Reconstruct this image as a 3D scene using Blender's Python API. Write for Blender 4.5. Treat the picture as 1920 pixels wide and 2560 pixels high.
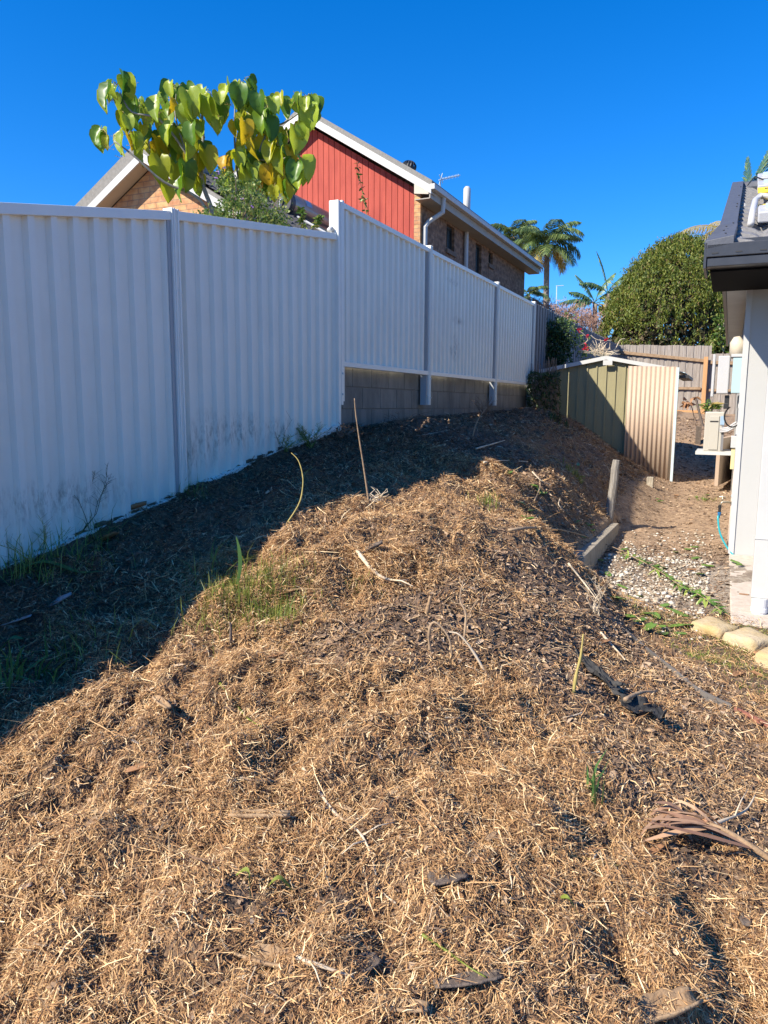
import bpy, math, random
import numpy as np
from mathutils import Vector, Matrix
for o in list(bpy.data.objects): bpy.data.objects.remove(o)
random.seed(7); RNG = np.random.default_rng(11)
scene = bpy.context.scene
COL = scene.collection
R = math.radians
# ------------------------------------------------------------------ camera, sky, sun
F_PX, CX, CY = 1849.0, 960.0, 1280.0
PITCH, ROLL = R(8.2), R(0.30)
camd = bpy.data.cameras.new('camera'); cam = bpy.data.objects.new('camera', camd); COL.objects.link(cam)
camd.sensor_fit = 'VERTICAL'; camd.sensor_height = 36.0; camd.lens = 36.0*F_PX/2560.0
camd.clip_start = 0.05; camd.clip_end = 2000
fw = Vector((0, math.cos(PITCH), -math.sin(PITCH))); r0 = Vector((1, 0, 0)); u0 = r0.cross(fw)
rt = r0*math.cos(ROLL) + u0*math.sin(ROLL); up = u0*math.cos(ROLL) - r0*math.sin(ROLL)
cam.matrix_world = Matrix(((rt.x, up.x, -fw.x, 0), (rt.y, up.y, -fw.y, 0), (rt.z, up.z, -fw.z, 0), (0, 0, 0, 1)))
scene.camera = cam
SUN_EL, SUN_AZ = R(39.5), R(241)      # azimuth clockwise from +Y
w = bpy.data.worlds.new('World'); scene.world = w; w.use_nodes = True
nt = w.node_tree; bg = nt.nodes['Background']
sky = nt.nodes.new('ShaderNodeTexSky'); sky.sky_type = 'NISHITA'; sky.sun_disc = False
sky.sun_elevation = SUN_EL; sky.sun_rotation = SUN_AZ; sky.altitude = 0
sky.air_density = 1.0; sky.dust_density = 0.15; sky.ozone_density = 3.0
hs = nt.nodes.new('ShaderNodeHueSaturation'); hs.inputs['Saturation'].default_value = 1.16; hs.inputs['Hue'].default_value = 0.5
tint = nt.nodes.new('ShaderNodeMix'); tint.data_type = 'RGBA'; tint.blend_type = 'MULTIPLY'; tint.inputs[0].default_value = 1; tint.inputs[7].default_value = (.52, .765, 1.14, 1)
nt.links.new(sky.outputs[0], tint.inputs[6]); nt.links.new(tint.outputs[2], hs.inputs['Color']); nt.links.new(hs.outputs[0], bg.inputs['Color'])
bg.inputs['Strength'].default_value = 0.100
sl = bpy.data.lights.new('sun', 'SUN'); sun = bpy.data.objects.new('sun', sl); COL.objects.link(sun)
sl.energy = 5.0; sl.angle = R(0.53); sl.color = (1.0, 0.91, 0.77)
sv = Vector((math.sin(SUN_AZ)*math.cos(SUN_EL), math.cos(SUN_AZ)*math.cos(SUN_EL), math.sin(SUN_EL)))
sun.rotation_euler = sv.to_track_quat('Z', 'Y').to_euler(); sun.location = (0, 0, 30)
scene.view_settings.view_transform = 'Standard'; scene.view_settings.look = 'None'
scene.view_settings.exposure = 0.95; scene.view_settings.gamma = 1.0
scene.cycles.use_adaptive_sampling = True
scene.cycles.max_bounces = 6; scene.cycles.transparent_max_bounces = 8
# ------------------------------------------------------------------ frames and picking
D0 = 3.12                                    # camera to metal fence, square on
DX, DY = 0.4203, 0.9074                      # direction the fence runs
def P(t, p, z): s = p - D0; return Vector((DY*s + DX*t, -DX*s + DY*t, z))
def to_tp(x, y): return (x*DX + y*DY, x*DY - y*DX + D0)
def ray(px, py): return (fw*F_PX + rt*(px-CX) + up*(CY-py)).normalized()
def at(px, py, Y): r = ray(px, py); return r*(Y/r.y)
def on_p(px, py, p):                         # hit a plane parallel to the fence -> t, z
    r = ray(px, py); k = (p-D0)/(r.x*DY - r.y*DX); h = r*k; return to_tp(h.x, h.y)[0], h.z
def on_t(px, py, t):                         # hit a plane square to the fence -> p, z
    r = ray(px, py); k = t/(r.x*DX + r.y*DY); h = r*k; return to_tp(h.x, h.y)[1], h.z
def lerp(a, b, f): return a+(b-a)*f
# ------------------------------------------------------------------ noise and terrain
def _hash(i, j, s): 
    v = np.sin(i*127.1 + j*311.7 + s*74.7)*43758.5453
    return v - np.floor(v)
def vnoise(x, y, s=0):
    xi = np.floor(x); yi = np.floor(y); fx = x-xi; fy = y-yi
    fx = fx*fx*(3-2*fx); fy = fy*fy*(3-2*fy)
    a = _hash(xi, yi, s); b = _hash(xi+1, yi, s); c = _hash(xi, yi+1, s); d = _hash(xi+1, yi+1, s)
    return a + (b-a)*fx + (c-a)*fy + (a-b-c+d)*fx*fy
def fbm(x, y, s=0, o=3):
    v = 0; a = 1; n = 0
    for k in range(o): v = v + a*vnoise(x*2**k, y*2**k, s+k*3.1); n += a; a *= 0.5
    return v/n
GT = np.array([-300, -4, 0, 1.2, 2.4, 3.6, 4.8, 6, 7.2, 8.4, 10, 12, 13.6, 15, 17, 20, 23, 30, 60, 500.])
GP = np.array([-500, -3, 0, .6, 1.2, 1.6, 2.0, 2.4, 2.8, 3.3, 5, 20, 500.])
GZ = np.array([
 [-2.2,-2.0,-1.8,-1.8,-1.8,-1.8,-1.8,-1.8,-1.8,-1.8,-1.8,-1.8,-2.2],
 [-1.9,-1.7,-1.62,-1.6,-1.6,-1.6,-1.62,-1.66,-1.7,-1.72,-1.7,-1.7,-2.2],
 [-1.5,-1.2,-1.23,-1.30,-1.40,-1.43,-1.45,-1.48,-1.52,-1.62,-1.65,-1.65,-2.2],
 [-1.2,-1.0,-1.02,-1.09,-1.18,-1.21,-1.24,-1.29,-1.38,-1.55,-1.6,-1.6,-2],
 [-1.0,-.8,-.81,-.84,-.89,-.92,-.99,-1.11,-1.28,-1.50,-1.56,-1.56,-2],
 [-.8,-.5,-.60,-.59,-.60,-.66,-.80,-1.04,-1.30,-1.46,-1.52,-1.52,-1.8],
 [-.7,-.3,-.38,-.43,-.55,-.64,-.82,-1.14,-1.43,-1.48,-1.48,-1.48,-1.6],
 [-.6,-.2,-.22,-.32,-.50,-.72,-1.23,-1.45,-1.46,-1.44,-1.44,-1.44,-1.5],
 [-.5,-.15,-.15,-.24,-.47,-.74,-1.23,-1.42,-1.42,-1.40,-1.4,-1.4,-1.4],
 [-.4,-.1,-.12,-.2,-.44,-.74,-1.21,-1.39,-1.39,-1.38,-1.38,-1.38,-1.3],
 [-.3,-.1,-.09,-.16,-.43,-.74,-1.10,-1.33,-1.34,-1.33,-1.33,-1.33,-1.2],
 [-.3,-.1,-.07,-.15,-.50,-.82,-1.08,-1.26,-1.28,-1.27,-1.27,-1.27,-1.1],
 [-.2,-.1,-.08,-.32,-.68,-.94,-1.13,-1.24,-1.24,-1.23,-1.23,-1.2,-1.0],
 [-.2,-.1,-.1,-.4,-.7,-.9,-1.05,-1.16,-1.2,-1.18,-1.1,-1.1,-.9],
 [-.2,-.1,-.1,-.2,-.4,-.5,-.55,-.6,-.65,-.7,-.8,-.9,-.8],
 [-.2,-.1,-.1,-.15,-.2,-.25,-.3,-.3,-.3,-.35,-.4,-.5,-.6],
 [-.2,-.1,-.1,-.15,-.15,-.15,-.15,-.2,-.2,-.2,-.2,-.2,-.5],
 [-.2]*13, [-.3]*13, [-1.0]*13])
def _sm(xs, q):
    i = np.clip(np.searchsorted(xs, q, 'right')-1, 0, len(xs)-2)
    f = np.clip((q-xs[i])/(xs[i+1]-xs[i]), 0, 1); return i, f
def _cr(a, b, c, d, f): return b + .5*f*(c-a + f*(2*a-5*b+4*c-d + f*(3*(b-c)+d-a)))
def base_z(t, p):
    i, f = _sm(GT, t); j, g = _sm(GP, p)
    nt_, np_ = len(GT)-1, len(GP)-1
    def row(ii):
        ii = np.clip(ii, 0, nt_)
        return [GZ[ii, np.clip(j+k, 0, np_)] for k in (-1, 0, 1, 2)]
    def rowv(ii):
        a, b, c, d = row(ii); lo = np.minimum(b, c)-.05; hi = np.maximum(b, c)+.05
        return np.clip(_cr(a, b, c, d, g), lo, hi)
    a, b, c, d = rowv(i-1), rowv(i), rowv(i+1), rowv(i+2)
    return np.clip(_cr(a, b, c, d, f), np.minimum(b, c)-.04, np.maximum(b, c)+.04)
def p_edge(t): return np.where(t < 5.67, 2.28+(5.67-t)*.643, np.where(t < 6.3, 2.28-(t-5.67)*.5, 1.97)) + 0*t
def sstep(a, b, x): x = np.clip((x-a)/(b-a), 0, 1); return x*x*(3-2*x)
BLOBS = []     # bare soil places on the mound: x, y, radius
def soil_mask(x, y):
    m = np.zeros_like(x)
    for bx, by, br in BLOBS:
        m = np.maximum(m, 1-sstep(.55, 1.15, np.hypot(x-bx, y-by)/br + .5*(fbm(x*5, y*5, 9)-.5)))
    return m
def mound_mask(x, y):
    t, p = x*DX+y*DY, x*DY-y*DX+D0
    return 1-sstep(-.12, .06, p-p_edge(t) + .12*(fbm(x*4, y*4, 5)-.5))
def gz(x, y, fine=True):
    x = np.asarray(x, float); y = np.asarray(y, float)
    t, p = x*DX+y*DY, x*DY-y*DX+D0
    z = base_z(t, p)
    stp = sstep(6.15, 6.3, t)*(1-sstep(8.5, 8.9, t))*sstep(1.99, 2.07, p)
    z = z*(1-stp) + np.minimum(z, base_z(t, np.maximum(p, 2.4)))*stp
    z = z + .05*(1-sstep(.0, .16, np.abs(p)))*(t < 6.1)
    if not fine: return z
    near = 1-sstep(16, 30, np.hypot(x, y))
    m = mound_mask(x, y)*near*sstep(-.05, .25, p)
    so = soil_mask(x, y)
    lump = (fbm(x*2.1, y*2.1, 1, 3)-.5)*.13
    mat = (fbm(x*6.5, y*6.5, 2, 2)-.5)*.12
    r = np.abs(fbm(x*11+3, y*11, 6, 2)-.5)*2
    pit = -np.clip(.28-r, 0, 1)*.17*sstep(.42, .58, fbm(x*2.7, y*2.7, 8, 2))
    fin = (vnoise(x*34, y*34, 4)-.5)*.022
    z = z + m*(lump + (mat+pit)*(1-.65*so) + fin)
    z = z + near*(1-m)*((fbm(x*3, y*3, 12, 3)-.5)*.05 + (vnoise(x*25, y*25, 13)-.5)*.010)
    return z
def gz1(x, y): return float(gz(np.array([x]), np.array([y]))[0])
def hit(px, py, lift=0.0):
    r = ray(px, py); k = np.linspace(.5, 30, 6000)
    zz = r.z*k - gz(r.x*k, r.y*k)
    idx = np.argmax(zz < 0); kk = k[idx] if zz[idx] < 0 else 30
    v = r*kk; v.z = gz1(v.x, v.y)+lift; return v
for px, py, br in ((1130,1560,.5),(1000,1600,.42),(1500,1750,.55),(1650,1850,.5),(1830,1900,.45),(1550,1680,.5),(1750,1760,.5),(1600,1950,.35),(1780,1990,.4),(1880,2080,.3),(1400,1620,.4),(1200,1500,.35),(1500,1520,.5),(1720,2000,.3),(850,1620,.3),(1330,1450,.3),(1400,1330,.35),(1450,1180,.5),(1250,1120,.5),(1560,1200,.8),(1100,1090,.6),(1750,2150,.22),(600,2240,.13),(830,2270,.12)):
    h_ = hit(px, py); BLOBS.append((h_.x, h_.y, br*(h_.length/4.2 if h_.length < 4.2 else 1)))
# ------------------------------------------------------------------ materials
def mat(name, base, rough=.6, var=None, scale=8, metal=0, bump=0, bscale=60, trans=0, coords='Object', stretch=None, spec=.5, isl=None):
    m = bpy.data.materials.new(name); m.use_nodes = True; n = m.node_tree; b = n.nodes['Principled BSDF']
    b.inputs['Roughness'].default_value = rough; b.inputs['Metallic'].default_value = metal
    b.inputs['Base Color'].default_value = (*base, 1); b.inputs['Specular IOR Level'].default_value = spec
    tc = n.nodes.new('ShaderNodeTexCoord'); mp = n.nodes.new('ShaderNodeMapping')
    n.links.new(tc.outputs[coords], mp.inputs['Vector'])
    if stretch: mp.inputs['Scale'].default_value = stretch
    out = b.inputs['Base Color']
    if var:
        ns = n.nodes.new('ShaderNodeTexNoise'); ns.inputs['Scale'].default_value = scale; ns.inputs['Detail'].default_value = 6
        ns.inputs['Roughness'].default_value = .65
        n.links.new(mp.outputs[0], ns.inputs['Vector'])
        cr = n.nodes.new('ShaderNodeValToRGB'); cr.color_ramp.elements[0].position = .32; cr.color_ramp.elements[1].position = .68
        cr.color_ramp.elements[0].color = (*base, 1); cr.color_ramp.elements[1].color = (*var, 1)
        n.links.new(ns.outputs['Fac'], cr.inputs['Fac']); src = cr.outputs[0]
        n.links.new(src, out)
    if isl:
        ge = n.nodes.new('ShaderNodeNewGeometry'); cr = n.nodes.new('ShaderNodeValToRGB'); cr.color_ramp.interpolation = 'LINEAR'
        els = cr.color_ramp.elements
        for k, (pos, c) in enumerate(isl):
            e = els[k] if k < 2 else els.new(pos)
            e.position = pos; e.color = (*c, 1)
        n.links.new(ge.outputs['Random Per Island'], cr.inputs['Fac']); n.links.new(cr.outputs[0], out)
    if bump:
        bn = n.nodes.new('ShaderNodeTexNoise'); bn.inputs['Scale'].default_value = bscale; bn.inputs['Detail'].default_value = 4
        n.links.new(mp.outputs[0], bn.inputs['Vector'])
        bp = n.nodes.new('ShaderNodeBump'); bp.inputs['Strength'].default_value = bump; bp.inputs['Distance'].default_value = .02
        n.links.new(bn.outputs['Fac'], bp.inputs['Height']); n.links.new(bp.outputs[0], b.inputs['Normal'])
    if trans:
        tr = n.nodes.new('ShaderNodeBsdfTranslucent'); mx = n.nodes.new('ShaderNodeMixShader'); mx.inputs[0].default_value = trans
        if out.is_linked: n.links.new(out.links[0].from_socket, tr.inputs['Color'])
        else: tr.inputs['Color'].default_value = (*[min(1, c*1.6) for c in base], 1)
        n.links.new(b.outputs[0], mx.inputs[1]); n.links.new(tr.outputs[0], mx.inputs[2])
        n.links.new(mx.outputs[0], n.nodes['Material Output'].inputs['Surface'])
    return m
def brickmat(name, c1, c2, mortar, mott=None):
    m = mat(name, c1, .85, bump=.25, bscale=120); n = m.node_tree; b = n.nodes['Principled BSDF']
    uv = n.nodes.new('ShaderNodeUVMap'); br = n.nodes.new('ShaderNodeTexBrick')
    n.links.new(uv.outputs[0], br.inputs['Vector'])
    br.inputs['Scale'].default_value = 1; br.inputs['Brick Width'].default_value = .24; br.inputs['Row Height'].default_value = .086
    br.inputs['Mortar Size'].default_value = .006; br.inputs['Mortar Smooth'].default_value = .1; br.inputs['Bias'].default_value = -.1
    br.inputs['Color1'].default_value = (*c1, 1); br.inputs['Color2'].default_value = (*c2, 1); br.inputs['Mortar'].default_value = (*mortar, 1)
    ns = n.nodes.new('ShaderNodeTexNoise'); ns.inputs['Scale'].default_value = 9; ns.inputs['Detail'].default_value = 5
    n.links.new(uv.outputs[0], ns.inputs['Vector'])
    mx = n.nodes.new('ShaderNodeMix'); mx.data_type = 'RGBA'; mx.blend_type = 'MULTIPLY'; mx.inputs[0].default_value = .8
    cr = n.nodes.new('ShaderNodeValToRGB'); cr.color_ramp.elements[0].position = .35; cr.color_ramp.elements[1].position = .6
    cr.color_ramp.elements[0].color = (*(mott or (.75, .55, .5)), 1); cr.color_ramp.elements[1].color = (1, 1, 1, 1)
    n.links.new(ns.outputs['Fac'], cr.inputs[0]); n.links.new(br.outputs['Color'], mx.inputs[6]); n.links.new(cr.outputs[0], mx.inputs[7])
    n.links.new(mx.outputs[2], b.inputs['Base Color'])
    bp = n.nodes.new('ShaderNodeBump'); bp.inputs['Strength'].default_value = .6; bp.inputs['Distance'].default_value = .01; bp.invert = True
    n.links.new(br.outputs['Fac'], bp.inputs['Height']); n.links.new(bp.outputs[0], b.inputs['Normal'])
    return m
M = {}
M['fence'] = mat('painted_steel', (.80, .79, .70), .45, (.75, .74, .655), 3, bump=.03, bscale=15)
M['post'] = mat('painted_post', (.82, .81, .73), .4, (.76, .75, .68), 4)
M['post_dark'] = mat('bracket_shadow_grey', (.34, .36, .37), .5)  # grey of the brackets and of the shadow strips painted beside posts
M['white'] = mat('white_paint', (.50, .50, .48), .5, (.46, .46, .44), 5)
M['wallwhite'] = mat('white_render', (.43, .43, .41), .75, (.41, .41, .39), 2, bump=.05, bscale=90)
M['black'] = mat('charcoal_metal', (.030, .032, .038), .38, (.04, .042, .048), 9, bump=.04, bscale=40)
M['cap'] = mat('charcoal_capping', (.065, .070, .085), .5, (.085, .09, .105), 14, bump=.08, bscale=60)
M['tile'] = mat('concrete_tile', (.15, .15, .155), .6, (.24, .23, .22), 25, bump=.15, bscale=150)
M['eave'] = mat('eave_paint', (.36, .32, .26), .6, (.30, .27, .22), 5)
M['tile_dark'] = mat('dark_tile', (.035, .034, .033), .7, (.09, .085, .08), 25, bump=.15, bscale=150)
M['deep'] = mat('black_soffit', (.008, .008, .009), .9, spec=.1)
M['tile_neigh'] = mat('grey_tile', (.16, .155, .14), .8, (.23, .22, .2), 20, bump=.1)
M['soffit'] = mat('soffit', (.60, .60, .58), .7, (.52, .52, .50), 3)
M['cream'] = mat('cream_paint', (.52, .46, .36), .6, (.46, .41, .32), 5)
M['red'] = mat('red_cladding', (.30, .032, .018), .75, (.42, .062, .034), 2.2, bump=.1, bscale=50, stretch=(3, 3, .5))
M['brick'] = brickmat('tan_brick', (.56, .34, .15), (.44, .23, .12), (.32, .22, .14))
M['brick_dark'] = brickmat('brown_brick', (.22, .13, .08), (.34, .21, .13), (.20, .15, .11), (.35, .28, .28))
M['glass'] = mat('window_glass', (.03, .05, .06), .08)
M['curtain'] = mat('curtain', (.30, .36, .34), .8)
M['frame'] = mat('dark_frame', (.03, .03, .03), .5)
M['block'] = mat('concrete_block', (.14, .13, .11), .9, (.26, .245, .21), 5, bump=.35, bscale=120, stretch=(1, 1, .35))
M['paling'] = mat('grey_paling', (.20, .17, .145), .9, (.36, .32, .28), 5, bump=.3, bscale=30, stretch=(6, 6, .5))
M['paling_d'] = mat('grey_paling_dark', (.17, .16, .155), .9, (.26, .25, .24), 5, bump=.3, bscale=30, stretch=(6, 6, .5))
M['rail'] = mat('timber_rail', (.36, .25, .15), .85, (.22, .14, .08), 12, bump=.2)
M['pine'] = mat('treated_pine', (.42, .22, .09), .8, (.52, .29, .13), 6, bump=.1, stretch=(5, 5, .5))
M['sleeper'] = mat('old_sleeper', (.20, .17, .13), .9, (.40, .35, .27), 6, bump=.5, bscale=25, stretch=(4, 4, 1))
M['stake'] = mat('weathered_stake', (.16, .14, .115), .95, (.34, .31, .27), 12, bump=.8, bscale=18, stretch=(5, 5, .5))
M['shed'] = mat('green_steel', (.285, .255, .135), .55, (.23, .205, .11), 3, bump=.08, stretch=(4, 4, .6))
M['beige'] = mat('beige_steel', (.44, .335, .25), .55, (.385, .29, .215), 2)
M['zinc'] = mat('galvanised_edge', (.42, .52, .56), .4, (.5, .58, .6), 8)
M['tank'] = mat('tank_skin', (.26, .22, .20), .32, (.34, .27, .24), 4, metal=.6)
M['tankcap'] = mat('tank_cap', (.03, .03, .035), .45)
M['label_b'] = mat('pale_blue_label', (.25, .36, .48), .5)
M['yellow'] = mat('yellow_label', (.85, .55, .02), .5)
M['ink'] = mat('black_ink', (.02, .02, .02), .6)
M['plastic'] = mat('white_plastic', (.44, .44, .445), .35)
M['plastic_g'] = mat('frosted_plastic', (.34, .46, .50), .25)
M['ac'] = mat('ac_enamel', (.40, .38, .33), .45)
M['acdark'] = mat('ac_fins', (.16, .16, .17), .6)
M['rubber'] = mat('black_rubber', (.02, .02, .02), .45)
M['ybox'] = mat('yellowed_box', (.68, .55, .28), .6, (.62, .50, .26), 6)
M['pipe'] = mat('pinkish_pipe', (.62, .50, .42), .6)
M['hose'] = mat('teal_hose', (.03, .34, .38), .35)
M['hoseblue'] = mat('blue_fitting', (.02, .14, .32), .35)
M['brass'] = mat('brass', (.42, .36, .26), .4, metal=.7)
M['pvc'] = mat('pvc_pipe', (.72, .72, .70), .35, (.6, .6, .58), 7)
M['concrete'] = mat('concrete', (.42, .35, .28), .9, (.55, .47, .39), 18, bump=.2)
M['sandstone'] = mat('sandstone', (.40, .29, .13), .95, (.50, .41, .28), 6, bump=.5, bscale=30)
M['edging'] = mat('edging_strip', (.11, .10, .09), .7, (.17, .15, .13), 8)
M['edging_r'] = mat('edging_terracotta', (.26, .10, .07), .7)
M['mesh'] = mat('weed_mat', (.022, .022, .022), .95, (.075, .073, .07), 18, bump=.6, bscale=25, spec=.1)
M['stick'] = mat('dry_stick', (.24, .16, .10), .85, (.36, .26, .16), 20, bump=.2)
M['stick_p'] = mat('pale_stick', (.50, .40, .28), .8, (.60, .50, .36), 20)
M['stick_y'] = mat('green_stem', (.30, .25, .07), .7, (.36, .28, .09), 20)
M['bark'] = mat('bark', (.24, .15, .08), .9, (.38, .26, .15), 12, bump=.5, bscale=40)
M['bark_d'] = mat('bark_dark', (.085, .065, .052), .9, (.15, .115, .09), 30, bump=.5, bscale=60)
M['trunk'] = mat('tree_bark', (.17, .14, .11), .9, (.28, .24, .19), 12, bump=.5, bscale=40)
M['branch_g'] = mat('grey_branch', (.30, .30, .26), .7, (.16, .15, .12), 8)
M['dleaf'] = mat('dry_leaf', (.30, .15, .07), .7, (.40, .22, .11), 14, trans=.2)
M['dleaf_g'] = mat('grey_leaf', (.36, .33, .33), .6, (.28, .25, .25), 14)
M['leaf'] = mat('big_leaf_green', (.04, .12, .02), .38, trans=.42, isl=[(0, (.05, .14, .014)), (.4, (.15, .28, .02)), (1, (.42, .50, .04))])
M['leaf_y'] = mat('big_leaf_yellow', (.4, .36, .03), .42, trans=.5, isl=[(0, (.26, .34, .02)), (.6, (.46, .45, .02)), (1, (.66, .38, .015))])
M['leaf_b'] = mat('shrub_leaf', (.06, .14, .02), .45, trans=.35, isl=[(0, (.04, .10, .015)), (.6, (.12, .20, .035)), (1, (.34, .36, .10))])
M['purple'] = mat('purple_flower', (.42, .26, .62), .6)
M['redf'] = mat('red_bract', (.42, .012, .03), .6, trans=.3)
M['conif'] = mat('conifer_spray', (.08, .12, .02), .6, trans=.25, isl=[(0, (.05, .09, .012)), (.5, (.125, .165, .018)), (.88, (.21, .23, .028)), (1, (.20, .12, .05))])
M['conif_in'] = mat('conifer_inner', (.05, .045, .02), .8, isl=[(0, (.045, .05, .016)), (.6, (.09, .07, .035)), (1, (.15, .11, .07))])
M['twig'] = mat('dead_twig', (.14, .10, .07), .9, (.24, .17, .12), 12)
M['twig_r'] = mat('red_twig', (.26, .15, .11), .9, (.36, .22, .16), 12)
M['palm'] = mat('palm_leaf', (.05, .10, .03), .4, trans=.25, isl=[(0, (.045, .085, .03)), (.6, (.11, .17, .05)), (1, (.22, .27, .09))])
M['palm_y'] = mat('palm_leaf_yellow', (.4, .3, .1), .5, trans=.25, isl=[(0, (.36, .30, .07)), (1, (.50, .38, .14))])
M['palm_b'] = mat('palm_leaf_blue', (.06, .13, .09), .4, trans=.25, isl=[(0, (.05, .11, .06)), (.6, (.09, .19, .12)), (1, (.30, .36, .08))])
M['dark_leaf'] = mat('dark_leaf', (.02, .05, .012), .5, trans=.25, isl=[(0, (.016, .036, .012)), (1, (.06, .11, .025))])
M['weed'] = mat('green_grass', (.12, .19, .03), .5, trans=.35, isl=[(0, (.10, .16, .025)), (.6, (.24, .29, .05)), (1, (.46, .42, .12))])
M['strap'] = mat('strap_leaf', (.06, .14, .04), .4, (.10, .20, .05), 5, trans=.25)
M['straw'] = mat('straw', (.5, .3, .14), .8, isl=[(0, (.10, .046, .020)), (.22, (.28, .142, .060)), (.52, (.46, .264, .112)), (.82, (.61, .385, .175)), (1, (.88, .68, .40))])
M['shaded_thatch'] = mat('shade_toned_thatch', (.1, .06, .04), .9, isl=[(0, (.030, .018, .012)), (.5, (.095, .055, .032)), (.85, (.17, .10, .055)), (1, (.36, .25, .15))])  # thatch colours darkened to stand in for the fence's shade
M['twiglit'] = mat('twig_litter', (.3, .2, .12), .85, isl=[(0, (.08, .045, .028)), (.45, (.26, .16, .09)), (.8, (.44, .31, .19)), (1, (.66, .54, .40))])
M['chips'] = mat('litter', (.2, .12, .07), .9, isl=[(0, (.065, .042, .028)), (.35, (.17, .108, .066)), (.75, (.31, .20, .118)), (1, (.55, .41, .27))])
M['gravel'] = mat('white_gravel', (.6, .56, .48), .8, isl=[(0, (.14, .10, .065)), (.35, (.34, .28, .20)), (.7, (.46, .41, .33)), (1, (.62, .58, .51))])
M['gleaf'] = mat('green_fallen_leaf', (.10, .20, .03), .4, trans=.2, isl=[(0, (.05, .13, .02)), (.6, (.14, .24, .04)), (1, (.38, .42, .10))])
# ------------------------------------------------------------------ mesh builder
def tag(o, label=None, cat=None, group=None, kind=None):
    if label: o['label'] = label
    if cat: o['category'] = cat
    if group: o['group'] = group
    if kind: o['kind'] = kind
    return o
def thing(name, label, cat, loc=(0, 0, 0), group=None):
    o = bpy.data.objects.new(name, None); COL.objects.link(o); o.location = loc; o.empty_display_size = .1
    return tag(o, label, cat, group)
class MB:
    def __init__(s): s.v = []; s.f = []; s.m = []; s.uv = None
    def add(s, vs, fs, mi=0):
        b = len(s.v); s.v += [tuple(x) for x in vs]; s.f += [tuple(b+i for i in f) for f in fs]; s.m += [mi]*len(fs)
    def tbox(s, t0, t1, p0, p1, z0, z1, mi=0):
        c = [P(t, p, z) for z in (z0, z1) for t, p in ((t0, p0), (t0, p1), (t1, p1), (t1, p0))]
        s.add(c, ((0,1,2,3)[::-1], (4,5,6,7), (0,1,5,4), (1,2,6,5), (2,3,7,6), (3,0,4,7)), mi)
    def hull8(s, c, mi=0): s.add(c, ((3,2,1,0), (4,5,6,7), (0,1,5,4), (1,2,6,5), (2,3,7,6), (3,0,4,7)), mi)
    def prism(s, pts, off, mi=0):          # polygon extruded by a vector
        n = len(pts); off = Vector(off)
        s.add(list(pts)+[Vector(q)+off for q in pts], [tuple(range(n))[::-1], tuple(range(n, 2*n))]+[(i, (i+1) % n, n+(i+1) % n, n+i) for i in range(n)], mi)
    def box(s, c, ax, ay, az, mi=0):       # centre and three half-axis vectors
        c = Vector(c); ax = Vector(ax); ay = Vector(ay); az = Vector(az)
        s.hull8([c-ax-ay-az, c+ax-ay-az, c+ax+ay-az, c-ax+ay-az, c-ax-ay+az, c+ax-ay+az, c+ax+ay+az, c-ax+ay+az], mi)
    def tube(s, pts, rads, n=7, mi=0, cap=True):
        pts = [Vector(q) for q in pts]
        if not hasattr(rads, '__len__'): rads = [rads]*len(pts)
        b = len(s.v); ref = Vector((0, 0, 1)); u = None
        for i, q in enumerate(pts):
            d = (pts[min(i+1, len(pts)-1)]-pts[max(i-1, 0)])
            d = d.normalized() if d.length > 1e-9 else ref
            if u is None:
                u = d.cross(ref if abs(d.z) < .9 else Vector((1, 0, 0))).normalized()
            else:
                u = (u - d*u.dot(d)); u = u.normalized() if u.length > 1e-6 else d.orthogonal().normalized()
            v2 = d.cross(u)
            for k in range(n):
                a = 2*math.pi*k/n; s.v.append(tuple(q + (u*math.cos(a)+v2*math.sin(a))*rads[i]))
        for i in range(len(pts)-1):
            for k in range(n):
                s.f.append((b+i*n+k, b+i*n+(k+1) % n, b+(i+1)*n+(k+1) % n, b+(i+1)*n+k)); s.m.append(mi)
        if cap:
            s.f.append(tuple(b+k for k in range(n))[::-1]); s.m.append(mi)
            s.f.append(tuple(b+(len(pts)-1)*n+k for k in range(n))); s.m.append(mi)
    def build(s, name, mats, parent=None, smooth=False, bevel=0):
        if not isinstance(mats, (list, tuple)): mats = [mats]
        me = bpy.data.meshes.new(name); me.from_pydata(s.v, [], s.f)
        for m_ in mats: me.materials.append(m_)
        me.polygons.foreach_set('material_index', s.m)
        if smooth: me.polygons.foreach_set('use_smooth', [True]*len(s.f))
        me.update()
        o = bpy.data.objects.new(name, me); COL.objects.link(o)
        if parent:
            o.parent = parent; o.matrix_parent_inverse = Matrix.Translation(parent.location).inverted()
        if bevel:
            bm_ = o.modifiers.new('bevel', 'BEVEL'); bm_.width = bevel; bm_.segments = 2; bm_.limit_method = 'ANGLE'
        return o
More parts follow.
